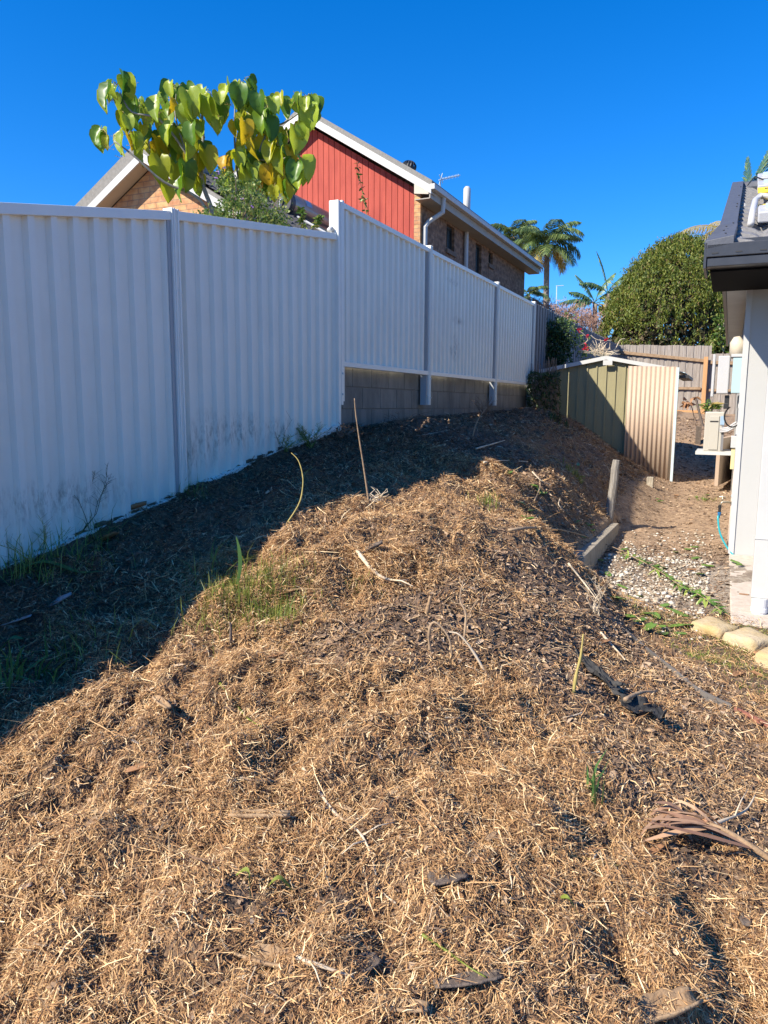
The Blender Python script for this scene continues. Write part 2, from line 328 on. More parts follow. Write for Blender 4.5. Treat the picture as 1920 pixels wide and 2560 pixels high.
def np_mesh(name, V, nv, nf_loops, mats, parent=None, mi=None):
    """V: (N, nv, 3) verts per piece; nf_loops: list of quads inside a piece"""
    N = V.shape[0]; me = bpy.data.meshes.new(name)
    q = np.array(nf_loops, dtype=np.int32); k = q.shape[1]
    idx = (q[None] + (np.arange(N, dtype=np.int32)*nv)[:, None, None]).reshape(-1)
    nf = N*q.shape[0]
    me.vertices.add(N*nv); me.vertices.foreach_set('co', V.reshape(-1).astype(np.float32))
    me.loops.add(len(idx)); me.loops.foreach_set('vertex_index', idx)
    me.polygons.add(nf); me.polygons.foreach_set('loop_start', np.arange(nf, dtype=np.int32)*k)
    me.polygons.foreach_set('loop_total', np.full(nf, k, dtype=np.int32))
    for m_ in (mats if isinstance(mats, (list, tuple)) else [mats]): me.materials.append(m_)
    if mi is not None: me.polygons.foreach_set('material_index', np.repeat(mi, q.shape[0]).astype(np.int32))
    me.update(calc_edges=True); me.validate()
    o = bpy.data.objects.new(name, me); COL.objects.link(o)
    if parent: o.parent = parent; o.matrix_parent_inverse = Matrix.Translation(parent.location).inverted()
    return o
def uv_wall(name, quadpts, uvs, m, parent):
    me = bpy.data.meshes.new(name); me.from_pydata([tuple(q) for q in quadpts], [], [tuple(range(len(quadpts)))])
    ul = me.uv_layers.new(name='UVMap')
    for i, l in enumerate(me.loops): ul.data[i].uv = uvs[l.vertex_index]
    me.materials.append(m); me.update()
    o = bpy.data.objects.new(name, me); COL.objects.link(o)
    if parent: o.parent = parent; o.matrix_parent_inverse = Matrix.Translation(parent.location).inverted()
    sd = o.modifiers.new('thick', 'SOLIDIFY'); sd.thickness = .11; sd.offset = -1
    return o
UP = Vector((0, 0, 1)); DV = Vector((DX, DY, 0)); NV = Vector((DY, -DX, 0))   # along the fence; square to it towards the path
# ------------------------------------------------------------------ ground: one sheet
def graded(core, outer):
    return np.array(sorted(set(np.round(np.concatenate([core, outer]), 4))))
ts = graded(np.concatenate([np.arange(.2, 5, .014), np.arange(5, 9, .024), np.arange(9, 15, .05), np.arange(15, 24, .2)]),
            [-600,-300,-120,-50,-20,-10,-6,-4,-3,-2,-1.4,-1,-.7,-.4,-.2,0,25,27,30,35,42,50,65,90,130,200,350,700,1200])
ps = graded(np.concatenate([np.arange(-.1, 3.4, .018), np.arange(3.4, 6, .08)]),
            [-1200,-600,-300,-120,-60,-30,-15,-8,-5,-3,-2,-1,-.5,6.5,7,8,10,13,18,30,60,120,300,600,1200])
TT, PP = np.meshgrid(ts, ps, indexing='ij'); SS = PP-D0
XX, YY = DY*SS+DX*TT, -DX*SS+DY*TT; ZZ = gz(XX, YY)
nT, nP = TT.shape
me = bpy.data.meshes.new('ground'); me.vertices.add(nT*nP)
me.vertices.foreach_set('co', np.stack([XX, YY, ZZ], -1).reshape(-1).astype(np.float32))
a = (np.arange(nT-1)[:, None]*nP + np.arange(nP-1)[None]).reshape(-1)
q = np.stack([a, a+nP, a+nP+1, a+1], -1).reshape(-1).astype(np.int32)[:]
me.loops.add(len(q)); me.loops.foreach_set('vertex_index', q)
nf = len(a); me.polygons.add(nf); me.polygons.foreach_set('loop_start', np.arange(nf, dtype=np.int32)*4)
me.polygons.foreach_set('loop_total', np.full(nf, 4, dtype=np.int32)); me.update(calc_edges=True)
x_, y_, t_, p_ = XX.ravel(), YY.ravel(), TT.ravel(), PP.ravel()
mm = mound_mask(x_, y_); so = soil_mask(x_, y_)
pathm = (1-mm)*sstep(6.9, 7.9, t_ + .8*(fbm(x_*3, y_*3, 21)-.5))
gravm = (1-mm)*(1-pathm)*sstep(5.1, 5.7, t_ - .25*(p_-2.5) + .3*(fbm(x_*3, y_*3, 22)-.5))
ca = me.color_attributes.new('zone', 'FLOAT_COLOR', 'POINT')
ca.data.foreach_set('color', np.stack([mm*(1-so), pathm, gravm, so], -1).reshape(-1).astype(np.float32))
ground = bpy.data.objects.new('ground', me); COL.objects.link(ground); tag(ground, kind='structure')
gm = mat('soil', (.1, .06, .04), .95, bump=.7, bscale=90); n = gm.node_tree; b = n.nodes['Principled BSDF']
at_ = n.nodes.new('ShaderNodeVertexColor'); at_.layer_name = 'zone'; sp = n.nodes.new('ShaderNodeSeparateColor'); n.links.new(at_.outputs[0], sp.inputs[0])
tc = n.nodes.new('ShaderNodeTexCoord')
def nramp(scale, c0, c1, lo=.35, hi=.65):
    ns = n.nodes.new('ShaderNodeTexNoise'); ns.inputs['Scale'].default_value = scale; ns.inputs['Detail'].default_value = 7; ns.inputs['Roughness'].default_value = .75
    n.links.new(tc.outputs['Object'], ns.inputs['Vector']); cr = n.nodes.new('ShaderNodeValToRGB')
    cr.color_ramp.elements[0].position = lo; cr.color_ramp.elements[1].position = hi
    cr.color_ramp.elements[0].color = (*c0, 1); cr.color_ramp.elements[1].color = (*c1, 1); n.links.new(ns.outputs['Fac'], cr.inputs[0]); return cr.outputs[0]
def nmix(f, a_, b_):
    mx = n.nodes.new('ShaderNodeMix'); mx.data_type = 'RGBA'; n.links.new(f, mx.inputs[0]); n.links.new(a_, mx.inputs[6]); n.links.new(b_, mx.inputs[7]); return mx.outputs[2]
c = nramp(22, (.06, .040, .028), (.18, .12, .08))
c = nmix(sp.outputs[0], c, nramp(30, (.085, .052, .031), (.26, .16, .09)))
c = nmix(sp.outputs[1], c, nramp(14, (.16, .10, .06), (.42, .29, .18)))
c = nmix(sp.outputs[2], c, nramp(26, (.16, .11, .075), (.40, .34, .26)))
n.links.new(c, b.inputs['Base Color']); me.materials.append(gm)
# ------------------------------------------------------------------ loose stuff on the ground
def scatter(n_, X0, X1, Y0, Y1, dens):
    x = RNG.uniform(X0, X1, n_); y = RNG.uniform(Y0, Y1, n_)
    k = RNG.uniform(0, 1, n_) < dens(x, y); return x[k], y[k]
def inview(x, y, z=None):
    z = gz(x, y, False) if z is None else z
    d = x*fw.x+y*fw.y+z*fw.z; u = (x*rt.x+y*rt.y+z*rt.z)/d*F_PX; v = (x*up.x+y*up.y+z*up.z)/d*F_PX
    return (d > .1) & (np.abs(u) < 1450) & (v > -1700) & (v < 1400)
def strands(name, x, y, L, W, lift, mats, tiltmax=.35, coh=0.0, mi=None):
    N = len(x); ang = RNG.uniform(0, math.pi*2, N)
    if coh: ang = ang*(1-coh) + coh*2*math.pi*fbm(x*2.5, y*2.5, 31, 2)
    bend = RNG.normal(0, .24, N); seg = L/2
    z0 = gz(x, y) + lift; tilt = RNG.uniform(-tiltmax, tiltmax, N)
    pts = []
    a0 = ang-bend; a1 = ang+bend
    p1 = np.stack([x, y], -1)
    p0 = p1 - np.stack([np.cos(a0), np.sin(a0)], -1)*seg[:, None]
    p2 = p1 + np.stack([np.cos(a1), np.sin(a1)], -1)*seg[:, None]
    h0 = np.maximum(gz(p0[:, 0], p0[:, 1])+.001, z0 - tilt*seg); h2 = np.maximum(gz(p2[:, 0], p2[:, 1])+.001, z0+tilt*seg)
    side = RNG.normal(0, .35, N)
    V = np.zeros((N, 6, 3))
    for i, (pp, hh, aa, ww) in enumerate(((p0, h0, a0, .45), (p1, z0+.003, ang, 1.), (p2, h2, a1, .3))):
        ox = -np.sin(aa)*W*.5*ww; oy = np.cos(aa)*W*.5*ww; oz = side*W*.5*ww
        V[:, 2*i, 0] = pp[:, 0]-ox; V[:, 2*i, 1] = pp[:, 1]-oy; V[:, 2*i, 2] = hh-oz
        V[:, 2*i+1, 0] = pp[:, 0]+ox; V[:, 2*i+1, 1] = pp[:, 1]+oy; V[:, 2*i+1, 2] = hh+oz
    return np_mesh(name, V, 6, [(0, 2, 3, 1), (2, 4, 5, 3)], mats, mi=mi)
def painted_shade_mask(x, y):  # noisy band along the fence where shade is painted with darker strands
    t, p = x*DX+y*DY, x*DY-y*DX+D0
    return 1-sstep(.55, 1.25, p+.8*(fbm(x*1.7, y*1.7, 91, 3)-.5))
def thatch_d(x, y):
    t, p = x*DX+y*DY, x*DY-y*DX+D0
    m = mound_mask(x, y)*(p > .03)*(1-.85*soil_mask(x, y))*(1-.86*painted_shade_mask(x, y))*(.42+.58*sstep(.34, .56, fbm(x*2.6+5, y*2.6, 33, 3)))
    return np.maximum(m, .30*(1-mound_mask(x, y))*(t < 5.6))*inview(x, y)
xs, ys = [], []
for (n_, X0, X1, Y0, Y1) in ((680000, -1.6, 2.6, .9, 3.6), (240000, -2.6, 3., 3.6, 6.5), (210000, -2, 5, 6.5, 13.5)):
    a_, b_ = scatter(n_, X0, X1, Y0, Y1, thatch_d); xs.append(a_); ys.append(b_)
x, y = np.concatenate(xs), np.concatenate(ys); dist = np.hypot(x, y)
L = RNG.lognormal(math.log(.021), .62, len(x)).clip(.006, .13)*(1+.1*dist); L = np.where(RNG.uniform(0, 1, len(x)) < .025, RNG.uniform(.06, .17, len(x)), L); W = RNG.uniform(.0008, .0024, len(x))*(1+.2*dist)
o = strands('dry_grass', x, y, L, W, RNG.uniform(0, 1, len(x))**2*.028, M['straw'], .5, .25)
tag(o, 'tan dried grass clippings and thatch spread over the sloping mound', 'dry grass', kind='stuff')
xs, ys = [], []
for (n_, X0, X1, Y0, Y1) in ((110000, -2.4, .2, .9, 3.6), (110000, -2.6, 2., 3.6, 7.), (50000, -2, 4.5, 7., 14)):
    a_, b_ = scatter(n_, X0, X1, Y0, Y1, lambda x, y: mound_mask(x, y)*(x*DY-y*DX+D0 > .03)*painted_shade_mask(x, y)*inview(x, y)); xs.append(a_); ys.append(b_)
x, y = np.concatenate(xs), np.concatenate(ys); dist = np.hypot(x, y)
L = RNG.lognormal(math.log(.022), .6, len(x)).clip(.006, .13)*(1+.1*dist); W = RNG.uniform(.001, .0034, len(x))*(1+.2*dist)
o = strands('shade_toned_thatch', x, y, L, W, RNG.uniform(0, 1, len(x))**2*.025, M['shaded_thatch'], .5, .2)
tag(o, 'thatch coloured dark to imitate shade along the foot of the white fence', 'shaded_thatch', kind='stuff')
def litter_d(x, y):
    t, p = x*DX+y*DY, x*DY-y*DX+D0
    m = mound_mask(x, y)
    return (m*(.32+.55*np.maximum(soil_mask(x, y), sstep(5, 7, t))) + (1-m)*.55*(t > 5)*(p < 3.2))*(p > .02)*inview(x, y)
xs, ys = [], []
for (n_, X0, X1, Y0, Y1) in ((120000, -1.6, 2.8, .9, 4), (90000, -2.4, 4, 4, 7.5), (90000, -2, 8, 7.5, 19)):
    a_, b_ = scatter(n_, X0, X1, Y0, Y1, litter_d); xs.append(a_); ys.append(b_)
x, y = np.concatenate(xs), np.concatenate(ys); dist = np.hypot(x, y)
L = RNG.lognormal(math.log(.0105), .5, len(x)).clip(.004, .035)*(1+.11*dist); W = L*RNG.uniform(.2, .6, len(x))
o = strands('leaf_litter', x, y, L, W, RNG.uniform(0, .008, len(x)), M['chips'], .5)
tag(o, 'brown bark chips, twigs and leaf litter over the bare soil and path', 'leaf litter', kind='stuff')
def bank_d(x, y):
    t, p = x*DX+y*DY, x*DY-y*DX+D0
    return mound_mask(x, y)*(p > .1)*(.06+.94*sstep(5.2, 6.6, t)*sstep(.2, .7, p))*inview(x, y)
x, y = scatter(5200, -2, 5, 1., 14, bank_d); L = RNG.lognormal(math.log(.09), .6, len(x)).clip(.03, .34); W = RNG.uniform(.002, .006, len(x))*(1+.06*np.hypot(x, y))
o = strands('twig_litter', x, y, L, W, RNG.uniform(.005, .05, len(x)), M['twiglit'], .25)
tag(o, 'broken twigs and palm shreds littering the bank beside the path', 'twigs', kind='stuff')
def grav_d(x, y):
    t, p = x*DX+y*DY, x*DY-y*DX+D0
    return (1-mound_mask(x, y))*sstep(5.0, 5.9, t-.25*(p-2.5)+.4*(fbm(x*3, y*3, 22)-.5))*(1-sstep(6.7, 8.2, t+.8*(fbm(x*3, y*3, 21)-.5)))*(p < 3.05)*(p > np.where(t > 6.1, 2.13, 0))*(.12+.88*sstep(.40, .60, fbm(x*3.5, y*3.5, 41)))*.85 + .05*(1-mound_mask(x, y))*(p < 3.05)*(p > np.where(t > 6.1, 2.13, 0))
x, y = scatter(26000, .8, 4.2, 4.3, 8.2, grav_d)
ico = []; 
import bmesh
bm = bmesh.new(); bmesh.ops.create_icosphere(bm, subdivisions=1, radius=1); iv = np.array([v.co[:] for v in bm.verts]); ifc = [tuple(v.index for v in f.verts) for f in bm.faces]; bm.free()
N = len(x); sc_ = RNG.lognormal(math.log(.0105), .35, N).clip(.005, .024); an = RNG.uniform(0, 6.28, N)
jit = 1+RNG.normal(0, .16, (N, len(iv)))
G = iv[None]*sc_[:, None, None]*jit[..., None]*np.stack([RNG.uniform(.8, 1.4, N), RNG.uniform(.7, 1.1, N), RNG.uniform(.45, .75, N)], -1)[:, None]
gx = G[..., 0]*np.cos(an)[:, None]-G[..., 1]*np.sin(an)[:, None]; gy = G[..., 0]*np.sin(an)[:, None]+G[..., 1]*np.cos(an)[:, None]
Z = gz(x, y)+sc_*.3+RNG.uniform(0, .008, N)
o = np_mesh('gravel', np.stack([gx+x[:, None], gy+y[:, None], G[..., 2]+Z[:, None]], -1), len(iv), ifc, M['gravel'])
tag(o, 'white and cream pebbles scattered between the timber sleeper and the house', 'gravel', kind='stuff')
def blades(name, x, y, H, W, lean, mats, base=None):
    N = len(x); az = RNG.uniform(0, 6.28, N); ln = np.abs(RNG.normal(0, lean, N))
    z = gz(x, y)-.003 if base is None else base
    V = np.zeros((N, 6, 3)); cx, sx = np.cos(az), np.sin(az)
    tw = az+RNG.uniform(-1.2, 1.2, N)+math.pi/2
    for i, (f, ww) in enumerate(((0, 1.), (.55, .8), (1., .12))):
        r = H*ln*f**1.8; hz = H*f*(1-.35*ln*f).clip(.05, 1)
        X = x+cx*r; Y = y+sx*r; Zz = z+hz
        V[:, 2*i, 0] = X-np.cos(tw)*W*.5*ww; V[:, 2*i, 1] = Y-np.sin(tw)*W*.5*ww; V[:, 2*i, 2] = Zz
        V[:, 2*i+1, 0] = X+np.cos(tw)*W*.5*ww; V[:, 2*i+1, 1] = Y+np.sin(tw)*W*.5*ww; V[:, 2*i+1, 2] = Zz
    return np_mesh(name, V, 6, [(0, 2, 3, 1), (2, 4, 5, 3)], mats)
def lawn_d(x, y):
    t, p = x*DX+y*DY, x*DY-y*DX+D0
    return (1-mound_mask(x, y))*(1-sstep(5.0, 5.5, t-.25*(p-2.5)))*(.15+.85*sstep(.35, .6, fbm(x*4, y*4, 51)))
x, y = scatter(80000, 1.2, 4.5, 2.6, 5.6, lawn_d)
o = blades('lawn', x, y, RNG.uniform(.010, .032, len(x)), RNG.uniform(.003, .006, len(x)), 1.1, M['weed'])
tag(o, 'patchy short green lawn beside the garden edging', 'grass', kind='stuff')
#PART2

# ================================================================== white metal fence
fence = thing('metal_fence', 'white corrugated steel fence with raked left panels and taller right panels on a block wall', 'fence', P(0, 0, -1.2))
def post_t(px, py): return on_p(px, py, .02)[0]
tA = post_t(441, 880); tB = post_t(842, 800); tC = post_t(1071, 750); tD = post_t(1240, 800); tE = post_t(1331, 850)
RB, RZ = .137, .028
def sheet(t0, t1, ztop, zbot, p0=0.0, period=RB, depth=RZ, fold=True):
    """corrugated sheet; ztop/zbot are functions of t"""
    mb = MB(); xs = []; t = t0
    prof = ((0, 0), (.056, 0), (.069, 1), (.106, 1), (.119, 0)) if fold else None
    while t < t1:
        for a_, d_ in prof:
            if t+a_ < t1: xs.append((t+a_, p0+d_*depth))
        t += period
    xs.append((t1, p0))
    vs = []; fs = []
    for (t_, pp) in xs: vs += [P(t_, pp, zbot(t_)), P(t_, pp, ztop(t_))]
    for i in range(len(xs)-1): fs.append((2*i, 2*i+2, 2*i+3, 2*i+1))
    mb.add(vs, fs); return mb
def raked(t0, t1, za, zb):            # straight line in t
    return lambda t: za + (zb-za)*(t-t0)/(t1-t0)
def rail(t0, t1, f, h, pa=-.012, pb=.042, mb=None):
    mb = mb or MB()
    c = [P(t0, pa, f(t0)), P(t0, pb, f(t0)), P(t1, pb, f(t1)), P(t1, pa, f(t1))]
    mb.hull8(c+[q_+UP*h for q_ in c]); return mb
def thick(o, d=.003):
    m_ = o.modifiers.new('thick', 'SOLIDIFY'); m_.thickness = d; m_.offset = 0; return o
zA_top = on_p(432, 528, .03)[1]; zA_bot = on_p(440, 1250, .03)[1]
zA2_top = on_p(447, 532, .03)[1]; zB_top = on_p(830, 578, .03)[1]; zB_bot = on_p(832, 1072, .03)[1]
z0_top = on_p(2, 506, .03)[1]; t0_ = on_p(2, 506, .03)[0]; z0_bot = on_p(2, 1438, .03)[1]; t0b = on_p(2, 1438, .03)[0]
sl1 = (zA_top-z0_top)/(tA-t0_); sl1b = (zA_bot-z0_bot)/(tA-t0b); PW = 2.365
segs = []
for k in range(4):                     # leftmost seen bay and the ones that carry on past the camera
    a_, b_ = tA-PW*(k+1), tA-PW*k
    segs.append((a_, b_, raked(tA-PW, tA, zA_top-sl1*PW, zA_top), raked(tA-PW, tA, zA_bot-sl1b*PW, zA_bot)))
segs.insert(0, (tA, tB, raked(tA, tB, zA2_top, zB_top), raked(tA, tB, zA_bot+.01, zB_bot)))
for (a_, b_, ft, fb) in segs:
    thick(sheet(a_+.03, b_-.03, lambda t: ft(t)-.02, lambda t: fb(t)+.0, .0).build('panel', M['fence'], fence))
    rail(a_+.028, b_-.028, lambda t: ft(t)-.052, .052).build('top_rail', M['post'], fence, bevel=.003)
    rail(a_+.028, b_-.028, lambda t: fb(t)-.012, .05, -.012, .046).build('bottom_rail', M['post'], fence, bevel=.003)
zu = on_p(857, 507, .03)[1]; zl = on_p(852, 916, .03)[1]; zu2 = on_p(1335, 758.5, .03)[1]; zl2 = on_p(1319, 963, .03)[1]
fu = raked(tB, tE, zu, zu2); fl = raked(tB, tE, zl, zl2)
for (a_, b_) in ((tB+.06, tC), (tC, tD), (tD, tE)):
    thick(sheet(a_+.03, b_-.03, lambda t: fu(t)-.03, lambda t: fl(t)+.02, .0).build('panel', M['fence'], fence))
    rail(a_+.028, b_-.028, lambda t: fu(t)-.045, .045).build('top_rail', M['post'], fence, bevel=.003)
    rail(a_+.028, b_-.028, lambda t: fl(t)-.0, .045, -.012, .046).build('bottom_rail', M['post'], fence, bevel=.003)
def post(t, z0, z1, back=True):
    mb = MB(); mb.tbox(t-.062, t-.034, -.015, .036, z0+.1, z1-.06); mb.build('post_shadow_strip', M['post_dark'], fence)  # first box is a dark strip imitating the shadow line beside the post
    mb = MB()
    for s_ in (-1, 1):
        mb.tbox(t+s_*.0165-.0155, t+s_*.0165+.0155, -.02, .050, z0, z1)
        mb.tbox(t+s_*.0165-.006, t+s_*.0165+.006, .050, .056, z0, z1)
    return mb.build('post', M['post'], fence, bevel=.002)
for k in range(4): post(tA-PW*(k+1), zA_bot-sl1b*PW*(k+1)-.2, zA_top-sl1*PW*(k+1)+.01)
po = post(tA, zA_bot-.12, zA2_top+.01)
mb = MB(); mb.tbox(tB-.036, tB+.004, -.03, .058, zB_bot-.1, on_p(838, 496, .05)[1]); mb.tbox(tB+.008, tB+.045, -.03, .06, on_p(838, 1012, .05)[1], on_p(838, 497, .05)[1]); mb.tbox(tB+.05, tB+.085, -.02, .05, on_p(845, 1003, .05)[1], zu+.01)
po = mb.build('post', M['post'], fence, bevel=.002)
for zz in (on_p(838, 932, .06)[1], on_p(838, 985, .06)[1]):
    mb = MB(); mb.tbox(tB+.018, tB+.034, .0605, .068, zz-.008, zz+.008); mb.build('bolt', M['zinc'], po)
for (t_, ybot) in ((tC, 1008), (tD, 1008), (tE, 1008)):
    zb = on_p(1070, ybot, .05)[1]-.02
    po = post(t_, zb, fu(t_)+.03)
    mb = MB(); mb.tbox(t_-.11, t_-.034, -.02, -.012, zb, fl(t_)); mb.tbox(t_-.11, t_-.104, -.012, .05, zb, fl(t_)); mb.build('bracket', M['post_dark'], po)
    for zz in (fl(t_)-.04, zb+.08):
        mb = MB(); mb.tbox(t_+.010, t_+.022, .056, .063, zz-.006, zz+.006); mb.build('bolt', M['zinc'], po)
mb = MB(); mb.tube([P(tB-.09, .0, zB_top+.01), P(tB-.05, .0, zB_top+.035)], .022, 8); mb.tube([P(tB-.05, .0, zB_top+.02), P(tB-.02, .01, zB_top+.03)], .018, 8); mb.build('end_cap', M['white'], fence, smooth=True)
# dark scuffs and grime are surface marks of the panels
def stain(m, spots, col, strength):
    n = m.node_tree; b = n.nodes['Principled BSDF']; src = b.inputs['Base Color'].links[0].from_socket
    tc = n.nodes.new('ShaderNodeTexCoord'); tot = None
    for (c_, r_) in spots:
        mp = n.nodes.new('ShaderNodeVectorMath'); mp.operation = 'SUBTRACT'; mp.inputs[1].default_value = c_; n.links.new(tc.outputs['Object'], mp.inputs[0])
        dv = n.nodes.new('ShaderNodeVectorMath'); dv.operation = 'DIVIDE'; dv.inputs[1].default_value = r_; n.links.new(mp.outputs[0], dv.inputs[0])
        ln = n.nodes.new('ShaderNodeVectorMath'); ln.operation = 'LENGTH'; n.links.new(dv.outputs[0], ln.inputs[0])
        mr = n.nodes.new('ShaderNodeMapRange'); mr.inputs[1].default_value = 0; mr.inputs[2].default_value = 1; mr.inputs[3].default_value = 1; mr.inputs[4].default_value = 0
        n.links.new(ln.outputs['Value'], mr.inputs[0])
        if tot is None: tot = mr.outputs[0]
        else:
            mxx = n.nodes.new('ShaderNodeMath'); mxx.operation = 'MAXIMUM'; n.links.new(tot, mxx.inputs[0]); n.links.new(mr.outputs[0], mxx.inputs[1]); tot = mxx.outputs[0]
    mq = n.nodes.new('ShaderNodeMapping'); mq.inputs['Scale'].default_value = (1, 1, .3); n.links.new(tc.outputs['Object'], mq.inputs['Vector']); ns = n.nodes.new('ShaderNodeTexNoise'); ns.inputs['Scale'].default_value = 38; ns.inputs['Detail'].default_value = 10; ns.inputs['Roughness'].default_value = .75; n.links.new(mq.outputs[0], ns.inputs['Vector'])
    mr = n.nodes.new('ShaderNodeMapRange'); mr.inputs[1].default_value = .46; mr.inputs[2].default_value = .72; n.links.new(ns.outputs['Fac'], mr.inputs[0])
    mu = n.nodes.new('ShaderNodeMath'); mu.operation = 'MULTIPLY'; n.links.new(tot, mu.inputs[0]); n.links.new(mr.outputs[0], mu.inputs[1])
    m2 = n.nodes.new('ShaderNodeMath'); m2.operation = 'MULTIPLY'; m2.inputs[1].default_value = strength; m2.use_clamp = True; n.links.new(mu.outputs[0], m2.inputs[0])
    mx = n.nodes.new('ShaderNodeMix'); mx.data_type = 'RGBA'; mx.inputs[7].default_value = (*col, 1)
    n.links.new(m2.outputs[0], mx.inputs[0]); n.links.new(src, mx.inputs[6]); n.links.new(mx.outputs[2], b.inputs['Base Color'])
def fp(px, py): t, z = on_p(px, py, .02); return tuple(P(t, .02, z))
stain(M['fence'], [(fp(1138, 868), (.16, .28, .20)), (fp(1138, 868), (.12, .2, .14)), (fp(1145, 802), (.3, .3, .06)), (fp(1130, 705), (.3, .3, .05)), (fp(520, 1095), (.16, .3, .22)), (fp(600, 1080), (.35, .5, .18)), (fp(470, 1140), (.12, .2, .2)), (fp(28, 1370), (.02, .03, .35)), (fp(700, 1070), (.3, .4, .10)), (fp(150, 1250), (.5, .7, .14))], (.12, .105, .085), 1.2)
# ------------------------------------------------------------------ concrete block wall
bw = thing('block_wall', 'grey concrete block wall under the taller right hand fence panels', 'wall', P(8, -.06, -.2))
def course(k, z0, z1):
    mb = MB(); L_ = .40; t = tB+.02-(L_/2 if k % 2 else 0)
    while t < tE+.05:
        a_, b_ = max(t, tB-.0)+.004, min(t+L_, tE+.06)-.004
        if b_-a_ > .03: mb.tbox(a_, b_, -.25, -.045, z0+.004, z1-.004)
        t += L_
    return mb
mbw = MB(); zt = fl(tB+2)+.03
for k in range(6):
    c_ = course(k, zt-.2*(k+1), zt-.2*k); b0 = len(mbw.v); mbw.v += c_.v; mbw.f += [tuple(b0+i for i in f) for f in c_.f]; mbw.m += c_.m
mbw.build('blocks', M['block'], bw, bevel=.003)
mb = MB(); mb.tbox(tB+.004, tE+.055, -.244, -.052, zt-1.19, zt-.004); mb.build('mortar', mat('mortar', (.17, .16, .14), .95), bw)
# ------------------------------------------------------------------ timber fences behind
tF = on_p(1545, 863, -.05)[0]
def palings(mb, axis, a0, a1, fix, ztop, zbot, width=.10, th=.014, mi=0):
    a = a0; k = 0
    while a < a1:
        zt_ = ztop(a)+random.uniform(-.012, .012); off = 0 if (k % 2) == (axis == 't') else .016; g = random.uniform(.001, .005) if k % 2 else -.012
        if axis == 't': mb.tbox(a+g, a+width-g, fix+off-th, fix+off, zbot(a), zt_, mi)
        else: mb.tbox(fix+off, fix+off+th, a+g, a+width-g, zbot(a), zt_, mi)
        a += width; k += 1
sf = thing('side_paling_fence', 'weathered grey paling fence running back from the white metal fence', 'fence', P(15, 0, -.1))
za = on_p(1340, 760, -.05)[1]; zb_ = on_p(1545, 863, -.05)[1]
mb = MB(); palings(mb, 't', tE+.07, tF, -.03, raked(tE, tF, za, zb_), lambda t: -.5); mb.build('palings', M['paling_d'], sf)
for zz in (.2, 1.35):
    mb = MB(); mb.tbox(tE+.08, tF, -.10, -.06, zz, zz+.07); mb.build('rail', M['rail'], sf)
bf = thing('back_paling_fence', 'sunlit brown paling fence across the back behind the garden shed', 'fence', P(tF, 2, -.2))
pX1, zX1 = on_t(1545, 862, tF); pX2, zX2 = on_t(1778, 865, tF); zY1 = on_t(1600, 1034, tF)[1]; pX3, zX3 = on_t(1782, 885, tF)
ztopb = lambda p: lerp(zX1, zX2, (p-pX1)/(pX2-pX1)) if p < pX2 else zX3
mb = MB(); palings(mb, 'p', -.02, 6.0, tF, ztopb, lambda p: -.6, .098); mb.build('palings', M['paling'], bf)
def brail(px0, y0, px1, y1, h, m_):
    mb = MB(); p0_, z0_ = on_t(px0, y0, tF-.03); p1_, z1_ = on_t(px1, y1, tF-.03)
    c = [P(tF-.06, p0_, z0_-h), P(tF-.06, p1_, z1_-h), P(tF-.003, p1_, z1_-h), P(tF-.003, p0_, z0_-h)]
    mb.hull8(c+[q_+UP*h for q_ in c]); mb.build('rail', m_, bf)
brail(1540, 876, 1762, 898, .085, M['rail']); brail(1540, 966, 1752, 968, .07, M['rail']); brail(1540, 1022, 1745, 1026, .07, M['pine']); brail(1776, 902, 1905, 906, .085, M['rail']); brail(1770, 972, 1905, 974, .07, M['rail'])
mb = MB(); pc, zc = on_t(1766, 892, tF-.1); mb.tbox(tF-.16, tF-.065, pc-.06, pc+.05, -.7, zc); mb.build('post', M['pine'], bf)
pc, zc = on_t(1858, 950, tF-.1)
# ------------------------------------------------------------------ garden shed
tS = to_tp(*at(1500, 1000, 13.0)[:2])[0]
shed = thing('garden_shed', 'low green steel garden shed with white gable trim at the end of the mound', 'shed', P(tS, 1.2, -.6))
def sp_(px, py, t=None): p, z = on_t(px, py, t or tS); return p, z
pl_, zlr = sp_(1352, 926); pa_, zar = sp_(1517, 893); pr_, zrr = sp_(1700, 930)
def shed_top(p): return lerp(zlr, zar, (p-pl_)/(pa_-pl_)) if p < pa_ else lerp(zar, zrr, (p-pa_)/(pr_-pa_))
mb = MB(); p = pl_+.04
while p < pr_-.14:                         # pan panels with folded ribs
    e = min(p+.158, pr_-.14)
    c = [P(tS, p, -1.5), P(tS, e-.022, -1.5), P(tS, e-.022, shed_top(e-.022)-.02), P(tS, p, shed_top(p)-.02)]; mb.add(c, [(0, 1, 2, 3)])
    a_, b_ = e-.022, e
    mb.hull8([P(tS-.018, a_, -1.5), P(tS-.018, b_, -1.5), P(tS+.004, b_, -1.5), P(tS+.004, a_, -1.5), P(tS-.018, a_, shed_top(a_)-.02), P(tS-.018, b_, shed_top(b_)-.02), P(tS+.004, b_, shed_top(b_)-.02), P(tS+.004, a_, shed_top(a_)-.02)])
    p = e
mb.tbox(tS+.01, tS+1.5, pl_+.04, pl_+.06, -1.5, zlr-.03); mb.tbox(tS+.01, tS+1.5, pr_-.16, pr_-.14, -1.5, zrr-.03)
mb.tbox(tS+.006, tS+.009, pl_+.04, pr_-.145, -1.5, min(zlr, zrr)-.03)
mb.build('wall_panel', M['shed'], shed)
mb = MB()
